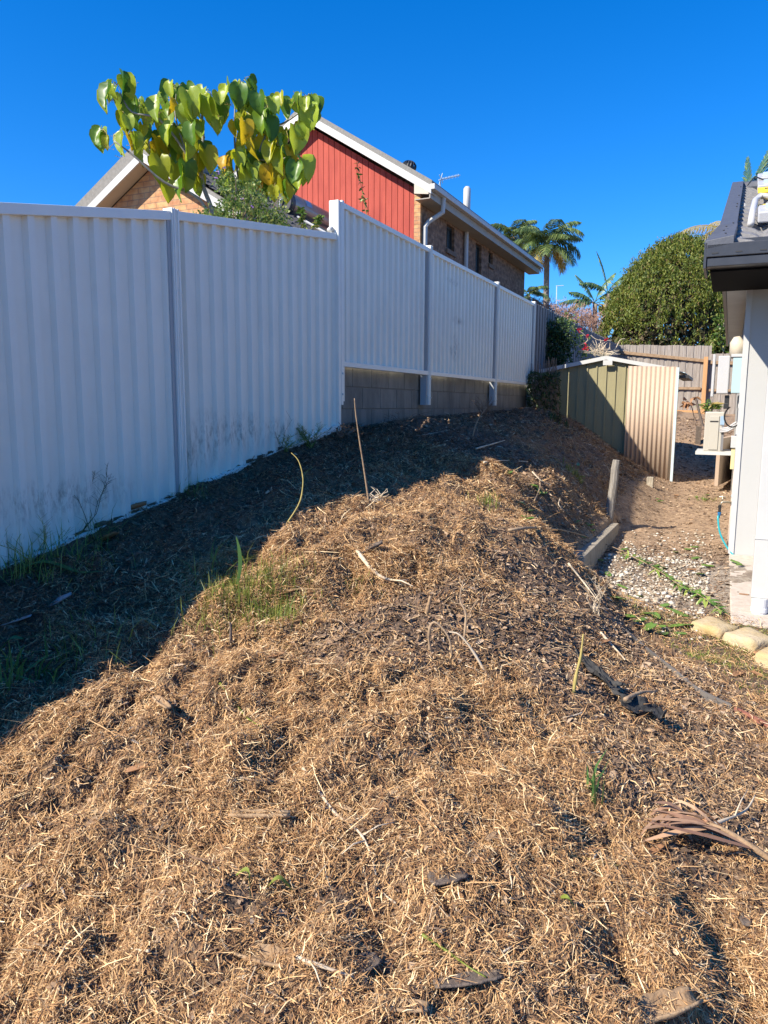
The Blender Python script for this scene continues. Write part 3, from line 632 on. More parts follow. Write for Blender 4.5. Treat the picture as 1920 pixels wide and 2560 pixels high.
for (q0, z0q, q1, z1q) in ((pl_-.06, zlr-.02, pa_, zar), (pa_, zar, pr_+.08, zrr-.02)):
    c = [P(tS-.06, q0, z0q), P(tS-.06, q1, z1q), P(tS+1.55, q1, z1q), P(tS+1.55, q0, z0q)]; mb.hull8(c+[v_+UP*.012 for v_ in c])
mb.build('roof', M['zinc'], shed)
for (q0, z0q, q1, z1q) in ((pl_-.06, zlr-.02, pa_-.001, zar), (pa_+.001, zar, pr_-.06, lerp(zar, zrr, .85))):
    mb = MB(); c = [P(tS-.085, q0, z0q-.045), P(tS-.085, q1, z1q-.045), P(tS-.062, q1, z1q-.045), P(tS-.062, q0, z0q-.045)]; mb.hull8(c+[v_+UP*.065 for v_ in c]); mb.build('gable_trim', M['white'], shed)
pv, zv = sp_(1508, 901, tS-.1); pv2, zv2 = sp_(1531, 913, tS-.1)
mb = MB(); mb.tbox(tS-.11, tS-.087, pv, pv2, zv2, zv); mb.build('ridge_plate', M['white'], shed, bevel=.005)
mb = MB(); pe, ze = sp_(1722, 940); mb.tbox(tS-.03, tS+1.5, pr_-.03, pe, zrr-.10, zrr-.05); mb.build('eave_flap', M['frame'], shed)
# corrugated beige sheet leaning on the shed
tK = tS-.16
pk0, zk0 = on_t(1571, 915, tK); pk1, zk1 = on_t(1697, 917, tK); pkb, zkb = on_t(1688, 1192, tK); pk0b = on_t(1568, 1100, tK)[0]
sh = thing('corrugated_sheet', 'upright beige corrugated sheet with pale metal edge leaning on the shed', 'metal sheet', P(tK, 1.5, zkb))
mb = MB(); vs = []; fs = []; n_ = 150
for i in range(n_+1):
    f = i/n_; pp = lerp(pk0, pk1-.03, f); d_ = .011*math.sin(f*(pk1-pk0)/.076*2*math.pi)
    for zz in (zkb-.12, lerp(zk0, zk1, f)+.002): vs.append(P(tK+d_ - (0 if zz < 0 else -.02), pp, zz))
for i in range(n_): fs.append((2*i, 2*i+2, 2*i+3, 2*i+1))
mb.add(vs, fs); thick(mb.build('sheet', M['beige'], sh, smooth=True), .003)
mb = MB(); mb.hull8([P(tK-.03, pk1-.03, zkb-.1), P(tK-.03, pk1+.01, zkb-.1), P(tK+.05, pk1+.01, zkb-.1), P(tK+.05, pk1-.03, zkb-.1), P(tK-.01, pk1-.03, zk1-.01), P(tK-.01, pk1+.01, zk1-.01), P(tK+.07, pk1+.01, zk1-.01), P(tK+.07, pk1-.03, zk1-.01)]); mb.build('edge_channel', M['zinc'], sh)
# ================================================================== neighbour's brick house
TG = 15.8; TW = 16.15
ap, az_ = on_t(753, 298, TG); ep, ez = on_t(1077, 487, TG); sl_ = (az_-ez)/(ep-ap)
house = thing('brick_house', 'two storey brick house with red clad gable behind the white metal fence', 'house', P(20, -6, -.2))
PWALL = on_t(1051, 600, TW)[0]                       # right side wall
lp = 2*ap-ep                          # left eave
tEnd = on_p(1350, 655, ep)[0]; tWend = on_p(1313, 640, PWALL)[0]
ZF = -.3
# gable wall with vertical boards
mb = MB(); p = lp+.55; bwid = .148
while p < PWALL-.15:
    e = min(p+bwid, PWALL-.15); zt0 = lambda q: az_-abs(q-ap)*sl_-.04
    d_ = random.uniform(0, .004); a_, b_ = p+.007, e-.005
    pts = [(a_, ZF), (b_, ZF), (b_, zt0(b_)), (ap, zt0(ap)), (a_, zt0(a_))] if a_ < ap < b_ else [(a_, ZF), (b_, ZF), (b_, zt0(b_)), (a_, zt0(a_))]
    mb.prism([P(TW-.02-d_, q0, q1) for q0, q1 in pts], DV*.03); p = e
mb.prism([P(TW+.011, lp+.55, ZF), P(TW+.011, PWALL-.15, ZF), P(TW+.011, PWALL-.15, zt0(PWALL-.15)), P(TW+.011, ap, zt0(ap)), P(TW+.011, lp+.55, zt0(lp+.55))], DV*.08)
mb.build('gable_cladding', M['red'], house)
zc_ = az_-abs(PWALL-ap)*sl_-.02
uv_wall('corner_brickwork', [P(TW-.03, PWALL-.148, ZF), P(TW-.03, PWALL+.002, ZF), P(TW-.03, PWALL+.002, zc_-.05), P(TW-.03, PWALL-.148, zc_-.05)], [(0, 0), (.15, 0), (.15, zc_-ZF), (0, zc_-ZF)], M['brick'], house)
# right side wall with real window openings: a grid of rectangles
zgt = on_t(1083, 460, TG)[1]; zgb = on_t(1083, 474, TG)[1]; ZE = zgb-.15
wins = []
for (x0, x1, y0, y1) in ((1117, 1137, 545, 625), (1190, 1205, 592, 690), (1222, 1233, 612, 660)):
    tm, zm1 = on_p(x0, y0, PWALL); t2_, _ = on_p(x1, y0, PWALL); zb1 = on_p((x0+x1)/2, y1, PWALL)[1]
    wins.append((tm, t2_, zb1, min(zm1, ZE-.08)))
tsx = sorted([TW, tWend]+[v for w_ in wins for v in w_[:2]])
mbv = []; uvv = []; fcs = []
for i in range(len(tsx)-1):
    a_, b_ = tsx[i], tsx[i+1]; hole = [w_ for w_ in wins if w_[0] <= a_+1e-4 and w_[1] >= b_-1e-4]
    spans = [(ZF, ZE)] if not hole else [(ZF, hole[0][2]), (hole[0][3], ZE)]
    for (z0, z1) in spans:
        b0 = len(mbv); mbv += [tuple(P(a_, PWALL, z0)), tuple(P(b_, PWALL, z0)), tuple(P(b_, PWALL, z1)), tuple(P(a_, PWALL, z1))]
        uvv += [(a_, z0), (b_, z0), (b_, z1), (a_, z1)]; fcs.append((b0, b0+1, b0+2, b0+3))
me = bpy.data.meshes.new('side_wall'); me.from_pydata(mbv, [], fcs); ul = me.uv_layers.new(name='UVMap')
for l in me.loops: ul.data[l.index].uv = uvv[l.vertex_index]
me.materials.append(M['brick_dark']); o = bpy.data.objects.new('side_wall', me); COL.objects.link(o); o.parent = house; o.matrix_parent_inverse = Matrix.Translation(house.location).inverted()
sd = o.modifiers.new('thick', 'SOLIDIFY'); sd.thickness = .2; sd.offset = -1
for (a_, b_, z0, z1) in wins:
    mb = MB()
    for (c0, c1, d0, d1) in ((a_, b_, z0, z0+.05), (a_, b_, z1-.05, z1), (a_, a_+.04, z0+.05, z1-.05), (b_-.04, b_, z0+.05, z1-.05), ((a_+b_)/2-.02, (a_+b_)/2+.02, z0+.05, z1-.05)):
        mb.tbox(c0, c1, PWALL-.13, PWALL-.07, d0, d1)
    wf = mb.build('window', M['frame'], house)
    mb = MB(); mb.tbox(a_+.04, b_-.04, PWALL-.115, PWALL-.11, z0+.05, z1-.05); mb.build('pane', M['glass'], wf)
    mb = MB(); mb.tbox(a_, b_, PWALL-.20, PWALL-.19, z0, z1); mb.build('curtain', M['curtain'], wf)
    mb = MB(); mb.hull8([P(a_-.04, PWALL-.06, z0-.13), P(a_-.04, PWALL+.05, z0-.13), P(b_+.04, PWALL+.05, z0-.13), P(b_+.04, PWALL-.06, z0-.13), P(a_-.04, PWALL-.06, z0-.003), P(a_-.04, PWALL+.05, z0-.04), P(b_+.04, PWALL+.05, z0-.04), P(b_+.04, PWALL-.06, z0-.003)]); mb.build('sill', M['brick_dark'], wf)
# far and hidden walls so the house is closed
mb = MB(); mb.tbox(tWend-.2, tWend, lp+.6, PWALL-.22, ZF, ZE); mb.tbox(TW+.1, tWend-.2, lp+.56, lp+.7, ZF, ZE); mb.build('rear_wall', M['brick_dark'], house)
# roof
def slab(mb, pts, th): # pts 4 world points, thickened up
    c = [Vector(q_) for q_ in pts]; mb.hull8(c+[q_+UP*th for q_ in c])
for (q0, z0q, q1, z1q) in ((lp-.05, ez+.04, ap, az_+.075), (ap, az_+.075, ep+.02, ez+.075)):
    mb = MB(); slab(mb, [P(TG-.0, q0, z0q+.06), P(TG-.0, q1, z1q+.06), P(tEnd, q1, z1q+.06), P(tEnd, q0, z0q+.06)], .17); mb.build('roof', M['tile_neigh'], house)
    mb = MB(); slab(mb, [P(TG-.045, q0, z0q-.06), P(TG-.045, q1, z1q-.06), P(TG-.003, q1, z1q-.06), P(TG-.003, q0, z0q-.06)], .17); mb.build('barge_board', M['white'], house)
    mb = MB(); slab(mb, [P(TG, q0, z0q-.05), P(TG, q1, z1q-.05), P(TW-.02, q1, z1q-.05), P(TW-.02, q0, z0q-.05)], .02); mb.build('verge_soffit', M['cream'], house)
zgt = on_t(1083, 460, TG)[1]; zgb = on_t(1083, 474, TG)[1]
mb = MB(); mb.tbox(TG+.01, tEnd, PWALL+.002, ep-.03, ZE-.02, ZE); mb.build('soffit', M['eave'], house)
mb = MB(); mb.tbox(TG-.02, tEnd, ep-.03, ep-.005, ZE-.02, zgt-.01); mb.build('fascia', M['eave'], house)
mb = MB(); mb.tbox(TG-.05, tEnd+.02, ep-.004, ep+.11, zgb, zgt); mb.build('gutter', M['white'], house, bevel=.01)
b0_ = on_t(1037, 485, TG); b1_ = on_t(1073, 486, TG); b2_ = on_t(1037, 452, TG)
mb = MB(); mb.hull8([P(TG-.04, b0_[0], b0_[1]), P(TG-.04, b1_[0], b1_[1]), P(TG-.01, b1_[0], b1_[1]), P(TG-.01, b0_[0], b0_[1]), P(TG-.04, b0_[0], b2_[1]), P(TG-.04, b1_[0], b1_[1]+.12), P(TG-.01, b1_[0], b1_[1]+.12), P(TG-.01, b0_[0], b2_[1])]); mb.build('boxed_eave_end', M['cream'], house)
mb = MB(); t1d = TW+.10
mb.tube([P(TW+.35, ep+.03, zgb+.01), P(TW+.35, ep+.02, ZE-.16), P(t1d+.1, PWALL+.10, ZE-.38), P(t1d, PWALL+.07, ZE-.50), P(t1d, PWALL+.07, -.2)], .055, 8); mb.build('downpipe', M['white'], house, smooth=False)
t2d = on_p(1166, 600, PWALL+.07)[0]
mb = MB(); mb.tube([P(t2d, PWALL+.07, ZE-.021), P(t2d, PWALL+.07, -.2)], .055, 8); mb.build('downpipe', M['white'], house)
# whirly vent, flue and aerial on the roof
def roofz(p): return az_+.075+.23-abs(p-ap)*sl_
c_ = at(1022, 418, 21.5); mb = MB(); rr = .20
for k in range(16):
    a0 = 2*math.pi*k/16
    pts = []
    for j in range(7):
        e_ = -.9+1.8*j/6*1.25; e_ = min(e_, 1.3); q_ = a0+j*.10
        pts.append(c_+Vector((math.cos(q_)*math.cos(e_)*rr, math.sin(q_)*math.cos(e_)*rr, math.sin(e_)*rr*.8)))
    mb.tube(pts, [.018]*7, 4)
mb.tube([c_+UP*-.4, c_+UP*.12], [.16, .13], 12); mb.build('roof_ventilator', M['black'], house)
c_ = at(1167, 516, 21.5); mb = MB(); mb.tube([c_-UP*.6, c_+UP*.46, c_+UP*.52], [.10, .10, .055], 12); mb.build('flue', M['white'], house, smooth=True)
c_ = at(1101, 470, 19.5); mb = MB(); top = at(1101, 449, 19.5); mb.tube([c_-UP*.6, top], .015, 5)
e_ = at(1150, 438, 20.2); mb.tube([top-(e_-top)*.08, e_], .012, 4)
dd = (e_-top).normalized(); sd_ = dd.cross(UP).normalized()
for k in range(12):
    q_ = top+(e_-top)*(.1+.075*k); mb.tube([q_-UP*.035*(1+.2*(k % 2)), q_+UP*.035], .007, 4)
mb.tube([top-UP*.12-dd*.06, top+UP*.14+dd*.1], .01, 4); mb.tube([top-UP*.10+dd*.12, top+UP*.12-dd*.05], .01, 4)
mb.build('tv_aerial', M['zinc'], house)
# front brick wing with its own gable
TB, TX = 9.45, 9.69
wp, wz = on_t(356, 400, TB); wep, wez = on_t(545, 517, TB); wsl = (wz-wez)/(wep-wp)
wr = wep+.45; wl = 2*wp-wr; wre = wz-(wr-wp)*wsl
pts = [(wl+.6, ZF), (wr-.6, ZF), (wr-.6, wz-(wr-.6-wp)*wsl-.03), (wp, wz-.03), (wl+.6, wz-(wr-.6-wp)*wsl-.03)]
uv_wall('wing_wall', [P(TX, a_, b_) for a_, b_ in pts], [(a_, b_) for a_, b_ in pts], M['brick'], house)
mb = MB(); mb.tbox(TX+.11, TW-.03, wr-.8, wr-.6, ZF, wre+.3); mb.tbox(TX+.11, TW-.03, wl+.6, wl+.8, ZF, wre+.3); mb.build('wing_side_wall', M['brick_dark'], house)
for (q0, z0q, q1, z1q) in ((wl, wre, wp, wz), (wp, wz, wr, wre)):
    mb = MB(); slab(mb, [P(TB-.04, q0, z0q-.02), P(TB-.04, q1, z1q-.02), P(TB-.003, q1, z1q-.02), P(TB-.003, q0, z0q-.02)], .13); mb.build('barge_board', M['white'], house)
    mb = MB(); slab(mb, [P(TB, q0, z0q-.01), P(TB, q1, z1q-.01), P(TX-.002, q1, z1q-.01), P(TX-.002, q0, z0q-.01)], .02); mb.build('verge_soffit', M['cream'], house)
# wing roof: rolled tiles
def tiled(mb, fpos, ulen, vlen, cw=.30, ch=.34, amp=.028, nu=8):
    """fpos(u, v, h) -> world; u across the tiles, v up the slope"""
    nc = int(round(ulen/cw)); nr = int(math.ceil(vlen/ch))
    for r_ in range(nr):
        v0 = r_*ch; v1 = min(v0+ch+.03, vlen); row = []
        vs = []
        nn = nc*nu
        for i in range(nn+1):
            u = ulen*i/nn; h = amp*(math.sin(2*math.pi*i/nu)+ .35*math.sin(4*math.pi*i/nu+.6))
            vs += [fpos(u, v0, h+.030), fpos(u, v1, h+.004), fpos(u, v0, h-.01)]
        fs = []
        for i in range(nn): fs += [(3*i, 3*i+3, 3*i+4, 3*i+1), (3*i+2, 3*i+5, 3*i+3, 3*i)]
        mb.add(vs, fs)
cosw = 1/math.hypot(1, wsl)
sd1 = (wr-wp)/cosw
mb = MB(); tiled(mb, lambda u, v, h: P(TB+u, wr-v*cosw, wre+.20+v*cosw*wsl+h), TW-.1-TB, sd1); o = mb.build('wing_roof', M['tile_dark'], house)
mb = MB(); slab(mb, [P(TB-.02, wl, wre+.125), P(TB-.02, wp, wz+.125), P(TW-.1, wp, wz+.125), P(TW-.1, wl, wre+.125)], .20); mb.build('wing_roof', M['tile_neigh'], house)
mb = MB(); slab(mb, [P(TB-.0, wp, wz+.02), P(TB-.0, wr, wre+.02), P(TW-.1, wr, wre+.02), P(TW-.1, wp, wz+.02)], .15); mb.build('wing_roof_deck', M['tile_neigh'], house)
# ------------------------------------------------------------------ solar hot water heater
hw = at(711, 508, 15.0); th_, ph_ = to_tp(hw.x, hw.y)
he = thing('solar_water_heater', 'dark grey horizontal hot water tank on the tiled roof beside the red gable', 'water heater', hw)
rr = .235; e2t, e2z = on_p(800, 552, ph_)
e2 = P(th_+1.75, ph_, hw.z-.03)
mb = MB(); mb.tube([hw+DV*.0, hw+DV*.02, e2-DV*.03, e2], [rr*.98, rr, rr, rr*.95], 36); mb.build('tank', M['tank'], he, smooth=False)
mb = MB(); mb.tube([hw-DV*.10, hw-DV*.07, hw+DV*.03, hw+DV*.031], [rr*.9, rr*1.03, rr*1.03, rr], 36)
mb.build('end_cap', M['tankcap'], he)
mb = MB(); mb.tube([hw-DV*.13+NV*.05+UP*.05, hw-DV*.15-NV*.0+UP*.02, hw-DV*.14-NV*.02-UP*.12, hw-DV*.12+NV*.05-UP*.16], .018, 6); mb.build('pipe', M['plastic'], he, smooth=True)
mb = MB()
for k in range(9):
    a0 = math.radians(8+4*k); q0 = hw+DV*.45+(NV*math.cos(a0)+UP*math.sin(a0))*(rr+.002); a1 = a0+math.radians(4); q1 = hw+DV*.45+(NV*math.cos(a1)+UP*math.sin(a1))*(rr+.002)
    mb.add([q0, q0+DV*.22, q1+DV*.22, q1], [(0, 1, 2, 3)])
thick(mb.build('sticker', M['label_b'], he), .001)
def rfz(p): return wz+.24-(p-wp)*wsl
mb = MB()
for dt in (0., .07):
    mb.tube([P(th_+.05+dt, ph_+.25, rfz(ph_+.25)+.03), P(th_+.05+dt, wr-.1, rfz(wr-.1)+.05)], .022, 6)
mb.build('bracket', M['plastic'], he)
mb = MB(); slab(mb, [P(th_+.25, ph_+.32, rfz(ph_+.32)+.02), P(th_+.25, wr-.05, rfz(wr-.05)+.02), P(th_+1.6, wr-.05, rfz(wr-.05)+.02), P(th_+1.6, ph_+.32, rfz(ph_+.32)+.02)], .06); mb.build('collector_panel', M['glass'], he)
# ================================================================== white house on the right
TH = to_tp(*at(1845, 1200, 6.9)[:2])[0]
pC, zWb = on_t(1826, 1389, TH); pC2, zSo = on_t(1873, 706, TH); pC = .5*(pC+pC2)
wh = thing('white_house', 'white rendered house with charcoal gutter and grey tiled roof on the right', 'house', P(TH, pC+1, zWb))
mb = MB(); mb.tbox(TH, TH+.12, pC, pC+5, zWb-.02, zSo); mb.build('front_wall', M['wallwhite'], wh)
mb = MB(); mb.tbox(TH+.12, TH+7.2, pC, pC+.12, zWb+.0, zSo); mb.build('side_wall', M['wallwhite'], wh)
mb = MB(); mb.tbox(TH-.012, TH+.03, pC-.018, pC+.03, zWb, zSo-.005); mb.build('corner_trim', M['white'], wh)
mb = MB(); mb.tbox(TH+.02, TH+7.2, pC+.01, pC+5, -2.2, zWb-.021); mb.build('footing', M['concrete'], wh)
# eave and gutter
tGt = to_tp(*at(1775, 640, 5.9)[:2])[0]
pg, zg1 = on_t(1767, 611, tGt); _, zg0 = on_t(1767, 667, tGt); 
mb = MB(); mb.tbox(tGt, tGt+.13, pg, pg+5, zg0+.07, zg1); mb.tbox(tGt+.012, tGt+.14, pg+.004, pg+5, zg0, zg0+.067)
mb.build('gutter', M['black'], wh, bevel=.006)
mb = MB(); a_ = pg+.04
while a_ < pg+.7:
    mb = MB(); mb.tbox(tGt-.003, tGt+.002, a_, a_+.045, zg0+.092, zg0+.101); mb.build('overflow_slot', M['ink'], wh); a_ += .165
mb = MB(); mb.tbox(tGt+.14, TH-.001, pg+.03, pg+5, zg0-.02, zg0-.005); mb.build('soffit', M['deep'], wh)
mb = MB(); mb.tbox(tGt+.131, tGt+.15, pg+.004, pg+5, zg0-.004, zg1+.05); mb.build('fascia', M['black'], wh)
mb = MB(); mb.hull8([P(tGt+.0, pg-.016, zg0-.01), P(tGt+.0, pg+.003, zg0-.01), P(tGt+.5, pg+.003, zg0-.01), P(tGt+.5, pg-.016, zg0-.01), P(tGt+.0, pg-.016, zg1+.01), P(tGt+.0, pg+.003, zg1+.01), P(tGt+.5, pg+.003, zg1+.05), P(tGt+.5, pg-.016, zg1+.05)]); mb.build('gutter_end', M['black'], wh)
pv_ = on_t(1821, 865, TH+7.3)[0]
mb = MB(); mb.tbox(TH+.1, TH+7.3, pv_, pC-.001, zSo+.0, zSo+.015); mb.build('side_soffit', M['soffit'], wh)
mb = MB(); mb.tbox(TH+.1, TH+7.3, pv_-.035, pv_-.003, zSo-.03, zSo+.24); mb.build('side_fascia', M['black'], wh)
# roof: rolled tiles facing the front gutter
tR = to_tp(*at(1845, 470, 10.2)[:2])[0]; zR = on_t(1845, 472, tR)[1]
rl = math.hypot(tR-tGt-.06, zR-zg1); cr_ = (tR-tGt-.06)/rl; sr_ = (zR-zg1)/rl
pin = on_t(1836, 600, tGt+.2)[0]; pint = on_t(1858, 470, tR)[0]; pot = on_t(1830, 473, tR)[0]; pom = on_t(1797, 581, tGt+.45)[0]
mb = MB(); tiled(mb, lambda u, v, h: P(tGt+.06+v*cr_, pin-.03+u, zg1-.02+v*sr_+h), 4.8, rl, .30, .34, .03, 10); mb.build('tiled_roof', M['tile'], wh)
mb = MB(); c = [P(tGt+.08, pin-.05, zg1-.05), P(tGt+.08, pg+5, zg1-.05), P(tR, pg+5, zR-.05), P(tR, pin-.05, zR-.05)]; mb.hull8([q_-UP*.06 for q_ in c]+c); mb.build('roof_deck', M['black'], wh)
mb = MB(); c = [P(tR, pin-.05, zR-.06), P(tR, pg+5, zR-.06), P(tR+4, pg+5, zg1), P(tR+4, pin-.05, zg1)]; mb.hull8(c+[q_+UP*.1 for q_ in c]); mb.build('rear_roof', M['tile'], wh)
tm_ = tGt+.45; zm_ = zg1+(tm_-tGt-.06)*sr_/cr_+.07
mb = MB(); c = [P(tm_, pom, zm_), P(tm_, pin+.01, zm_), P(tR, pint, zR+.07), P(tR, pot, zR+.07)]; mb.hull8(c+[q_+UP*.02 for q_ in c])
c = [P(tGt+.0, pg-.012, zg1+.012), P(tGt+.0, pin, zg1+.04), P(tm_+.02, pin+.015, zm_+.022), P(tm_+.02, pom-.004, zm_+.022)]; mb.hull8([q_-UP*.05 for q_ in c]+[q_+UP*.014 for q_ in c])
c = [P(tm_, pom-.002, zm_-.2), P(tm_, pom+.012, zm_-.2), P(tR, pot+.012, zR-.2), P(tR, pot-.002, zR-.2)]; mb.hull8(c+[q_+UP*.215 for q_ in c])
mb.tube([P(tR+.04, pot+.02, zR+.0), P(tR+.04, pot+4.5, zR+.0)], .09, 8)
mb.build('roof_capping', M['cap'], wh, bevel=.004)
mb = MB()
for f in (.02, .3, .36, .55, .8): 
    q_ = P(lerp(tm_, tR, f), lerp(pin, pint, f)-.02, lerp(zm_, zR+.07, f)+.024); mb.tube([q_, q_+UP*.006], .007, 6)
for (dx_, dy_) in ((.05, .04), (.16, .1), (.3, .05)): q_ = P(tGt+dx_, pin-.05-dy_*.3, lerp(zg1+.045, zm_+.03, dx_/.45)+.012); mb.tube([q_, q_+UP*.006], .007, 6)
mb.build('screw', M['ink'], wh)
# crumbled white pointing beside the capping
mb = MB()
for f in (.03, .08, .12, .27, .5, .53): 
    q_ = P(lerp(tGt+.1, tR, f), lerp(pin, pint, f)+.035, lerp(zg1, zR, f)+.03); mb.tube([q_-UP*.03, q_+UP*.005+NV*.01], [.018, .007], 5)
mb.build('pointing', M['white'], wh)
# downpipe at the frame edge
yd = at(1900, 1450, 5.05); tdp, pdp = to_tp(yd.x, yd.y); zdb = at(1890, 1496, 5.05).z; pd0, _ = on_t(1877, 1488, tdp)
dp = mb = MB(); mb.tbox(tdp, tdp+.055, pd0, pd0+.12, zdb, zg0+.02); o = mb.build('downpipe', M['white'], wh, bevel=.006)
mb = MB(); mb.tbox(tdp-.004, tdp+.059, pd0-.004, pd0+.124, zdb+.42, zdb+.428); mb.build('joint', M['white'], o)
zgd = gz1(yd.x, yd.y); c_ = P(tdp+.028, pd0+.06, 0)
mb = MB(); b_ = Vector((c_.x, c_.y, zgd-.05))
mb.tube([b_, Vector((c_.x, c_.y, zdb-.10)), Vector((c_.x, c_.y, zdb-.099)), Vector((c_.x, c_.y, zdb-.07)), Vector((c_.x, c_.y, zdb-.069)), Vector((c_.x, c_.y, zdb-.001))], [.050, .050, .055, .055, .052, .056], 20); mb.build('round_pipe', M['pvc'], wh)
# oval vent under the eave
q_ = on_t(1909, 713, TH); c_ = P(TH-.012, q_[0], q_[1])
mb = MB(); mb.tbox(TH-.03, TH-.001, q_[0]-.042, q_[0]+.042, q_[1]-.03, q_[1]+.03); mb.build('wall_sensor', M['rubber'], wh, bevel=.014)
# ------------------------------------------------------------------ white brackets with yellow labels on the roof
def onroof(px, py):
    nrm = Vector((0, 0, 0)); A = P(tGt+.06, 3, zg1); dv = DV*cr_+UP*sr_; nrm = dv.cross(NV).normalized(); r = ray(px, py)
    k = A.dot(nrm)/r.dot(nrm); return r*k
dvr = DV*cr_+UP*sr_; nr_ = NV.cross(dvr).normalized()
for i, (x0, y0, y1, lab, desc) in enumerate(((1893, 456, 470, 0, 'topmost white rail bracket on the grey roof tiles'), (1893, 478, 492, 1, 'middle white rail bracket with a yellow warning label below it'), (1893, 545, 568, 2, 'lowest white rail box with a yellow warning label above it'))):
    a_ = onroof(x0, y1); b_ = onroof(x0, y0); L_ = (b_-a_).length
    root = thing('solar_rail_box', desc, 'roof box', a_, 'white boxes on the roof')
    for kk, (hh, m_) in enumerate(((0, 'plastic'),)):
        mb = MB(); mb.box(a_+dvr*L_*.5+NV*.25+nr_*.07, NV*.25, dvr*L_*.42, nr_*.045); mb.build('box', M['plastic'], root, bevel=.012)
        mb = MB(); mb.box(a_+dvr*L_*.5+NV*.26+nr_*.13, NV*.20, dvr*L_*.12, nr_*.015); mb.build('rail', M['zinc'], root)
        mb = MB(); mb.tube([a_+NV*.2+dvr*.0+nr_*.1, a_+NV*.2-dvr*.12+nr_*.03], .02, 6); mb.build('foot', M['plastic'], root)
    if lab:
        ly0, ly1 = ((494, 508), (541, 550))[lab-1]; la = onroof(1893, ly1); lb = onroof(1893, ly0); Ly = (lb-la).length
        mb = MB(); mb.box(la+dvr*Ly*.5+NV*.25+nr_*.10, NV*.25, dvr*Ly*.5, nr_*.004); lo = mb.build('label', M['yellow'], root)
        mb = MB()
        for j in range(9): mb.box(la+dvr*Ly*.66+NV*(.08+.022*j)+nr_*.106, NV*.008, dvr*Ly*.10, nr_*.001)
        for j in range(5): mb.box(la+dvr*Ly*.36+NV*(.11+.022*j)+nr_*.106, NV*.008, dvr*Ly*.07, nr_*.001)
        mb.build('lettering', M['ink'], lo)
c0 = onroof(1876, 567)+nr_*.05
pp = [onroof(1876, 570)+nr_*.03, onroof(1880, 556)+nr_*.10, onroof(1885, 545)+nr_*.15, onroof(1897, 538)+nr_*.17, onroof(1925, 538)+nr_*.16]
mb = MB(); mb.tube(pp, .028, 10); tag(mb.build('roof_conduit', M['plastic'], smooth=True), 'bent white conduit pipe entering the grey roof tiles', 'pipe')
pp = [onroof(1868, 478)+nr_*.07, onroof(1880, 473)+nr_*.12, onroof(1890, 471)+nr_*.13, onroof(1905, 475)+nr_*.12, onroof(1925, 474)+nr_*.12]
mb = MB(); mb.tube(pp, .008, 6); tag(mb.build('roof_cable', M['rubber'], smooth=True), 'thin black cable looping over the roof tiles to the white boxes', 'cable')
#PART3
# ================================================================== things fixed to the white house wall
def pbox(mb, t, dep, x0, y0, x1, y1, mi=0):
    a_ = on_t(x0, y1, t); b_ = on_t(x1, y0, t); mb.tbox(t, t+dep, a_[0], b_[0], a_[1], b_[1], mi); return a_, b_
tI = TH+.75
inv = thing('inverter', 'white solar inverter with frosted side cover high on the white house wall', 'inverter', P(tI, pC-.2, -.0))
mb = MB(); pbox(mb, tI+.02, .30, 1776, 886, 1790, 992); mb.build('heat_sink', M['plastic'], inv, bevel=.006)
mb = MB(); pbox(mb, tI, .34, 1790.5, 889, 1826, 984); mb.build('case', M['plastic'], inv, bevel=.008)
mb = MB(); pbox(mb, tI+.03, .28, 1827, 893, 1862, 983); mb.build('side_cover', M['plastic_g'], inv, bevel=.006)
mb = MB(); pbox(mb, tI+.02, .30, 1828, 884, 1866, 892.5); mb.build('top_cover', M['plastic'], inv, bevel=.003)
mb = MB(); pbox(mb, tI+.05, .06, 1810, 988, 1824, 1020); pbox(mb, tI+.045, .07, 1808, 1008, 1822, 1022); mb.build('connector', M['rubber'], inv, bevel=.006)
pts = []
for k in range(17):
    a0 = math.radians(105+k*17); pts.append(on_t(1831+math.cos(a0)*20, 1043-math.sin(a0)*25, tI+.06))
mb = MB(); mb.tube([P(tI+.06, *on_t(1816, 1018, tI+.06))]+[P(tI+.06+.004*i, a_, b_) for i, (a_, b_) in enumerate(pts)], .008, 7)
mb.build('cable', M['rubber'], inv, smooth=True)
vt = thing('vent_cowl', 'cream rounded vent cowl above the inverter at the white wall edge', 'vent', P(TH+.9, pC, 0))
mb = MB(); q0 = on_t(1857, 888, TH+1.0); q1 = on_t(1858, 845, TH+1.0); h_ = q1[1]-q0[1]
mb.tube([P(TH+1.0, pC-.06, q0[1]), P(TH+1.0, pC-.06, q0[1]+h_*.72), P(TH+1.0, pC-.05, q0[1]+h_*.9), P(TH+1.0, pC-.03, q1[1])], [.075, .075, .06, .03], 12); mb.build('cowl', M['cream'], vt, smooth=True)
tAC = TH+3.0
ac = thing('air_conditioner', 'cream air conditioner outdoor unit on a white wall bracket', 'air conditioner', P(tAC, pC-.5, -.6))
mb = MB(); pbox(mb, tAC, .72, 1757, 1030, 1812, 1128); mb.build('case', M['ac'], ac, bevel=.014)
mb = MB(); pbox(mb, tAC-.012, .012, 1770, 1040, 1799, 1124); mb.build('side_cover', M['ac'], ac, bevel=.005)
mb = MB(); pbox(mb, tAC-.016, .004, 1775, 1052, 1796, 1055); mb.build('handle_slot', M['ink'], ac)
mb = MB(); pbox(mb, tAC-.006, .006, 1800, 1062, 1811, 1126); mb.build('coil_grille', M['acdark'], ac)
mb = MB(); pbox(mb, tAC-.010, .010, 1800, 1040, 1812, 1062); mb.build('sticker', M['label_b'], ac)
mb = MB()
for dt in (0., .5): pbox(mb, tAC+dt-.02, .04, 1738, 1130, 1838, 1136)
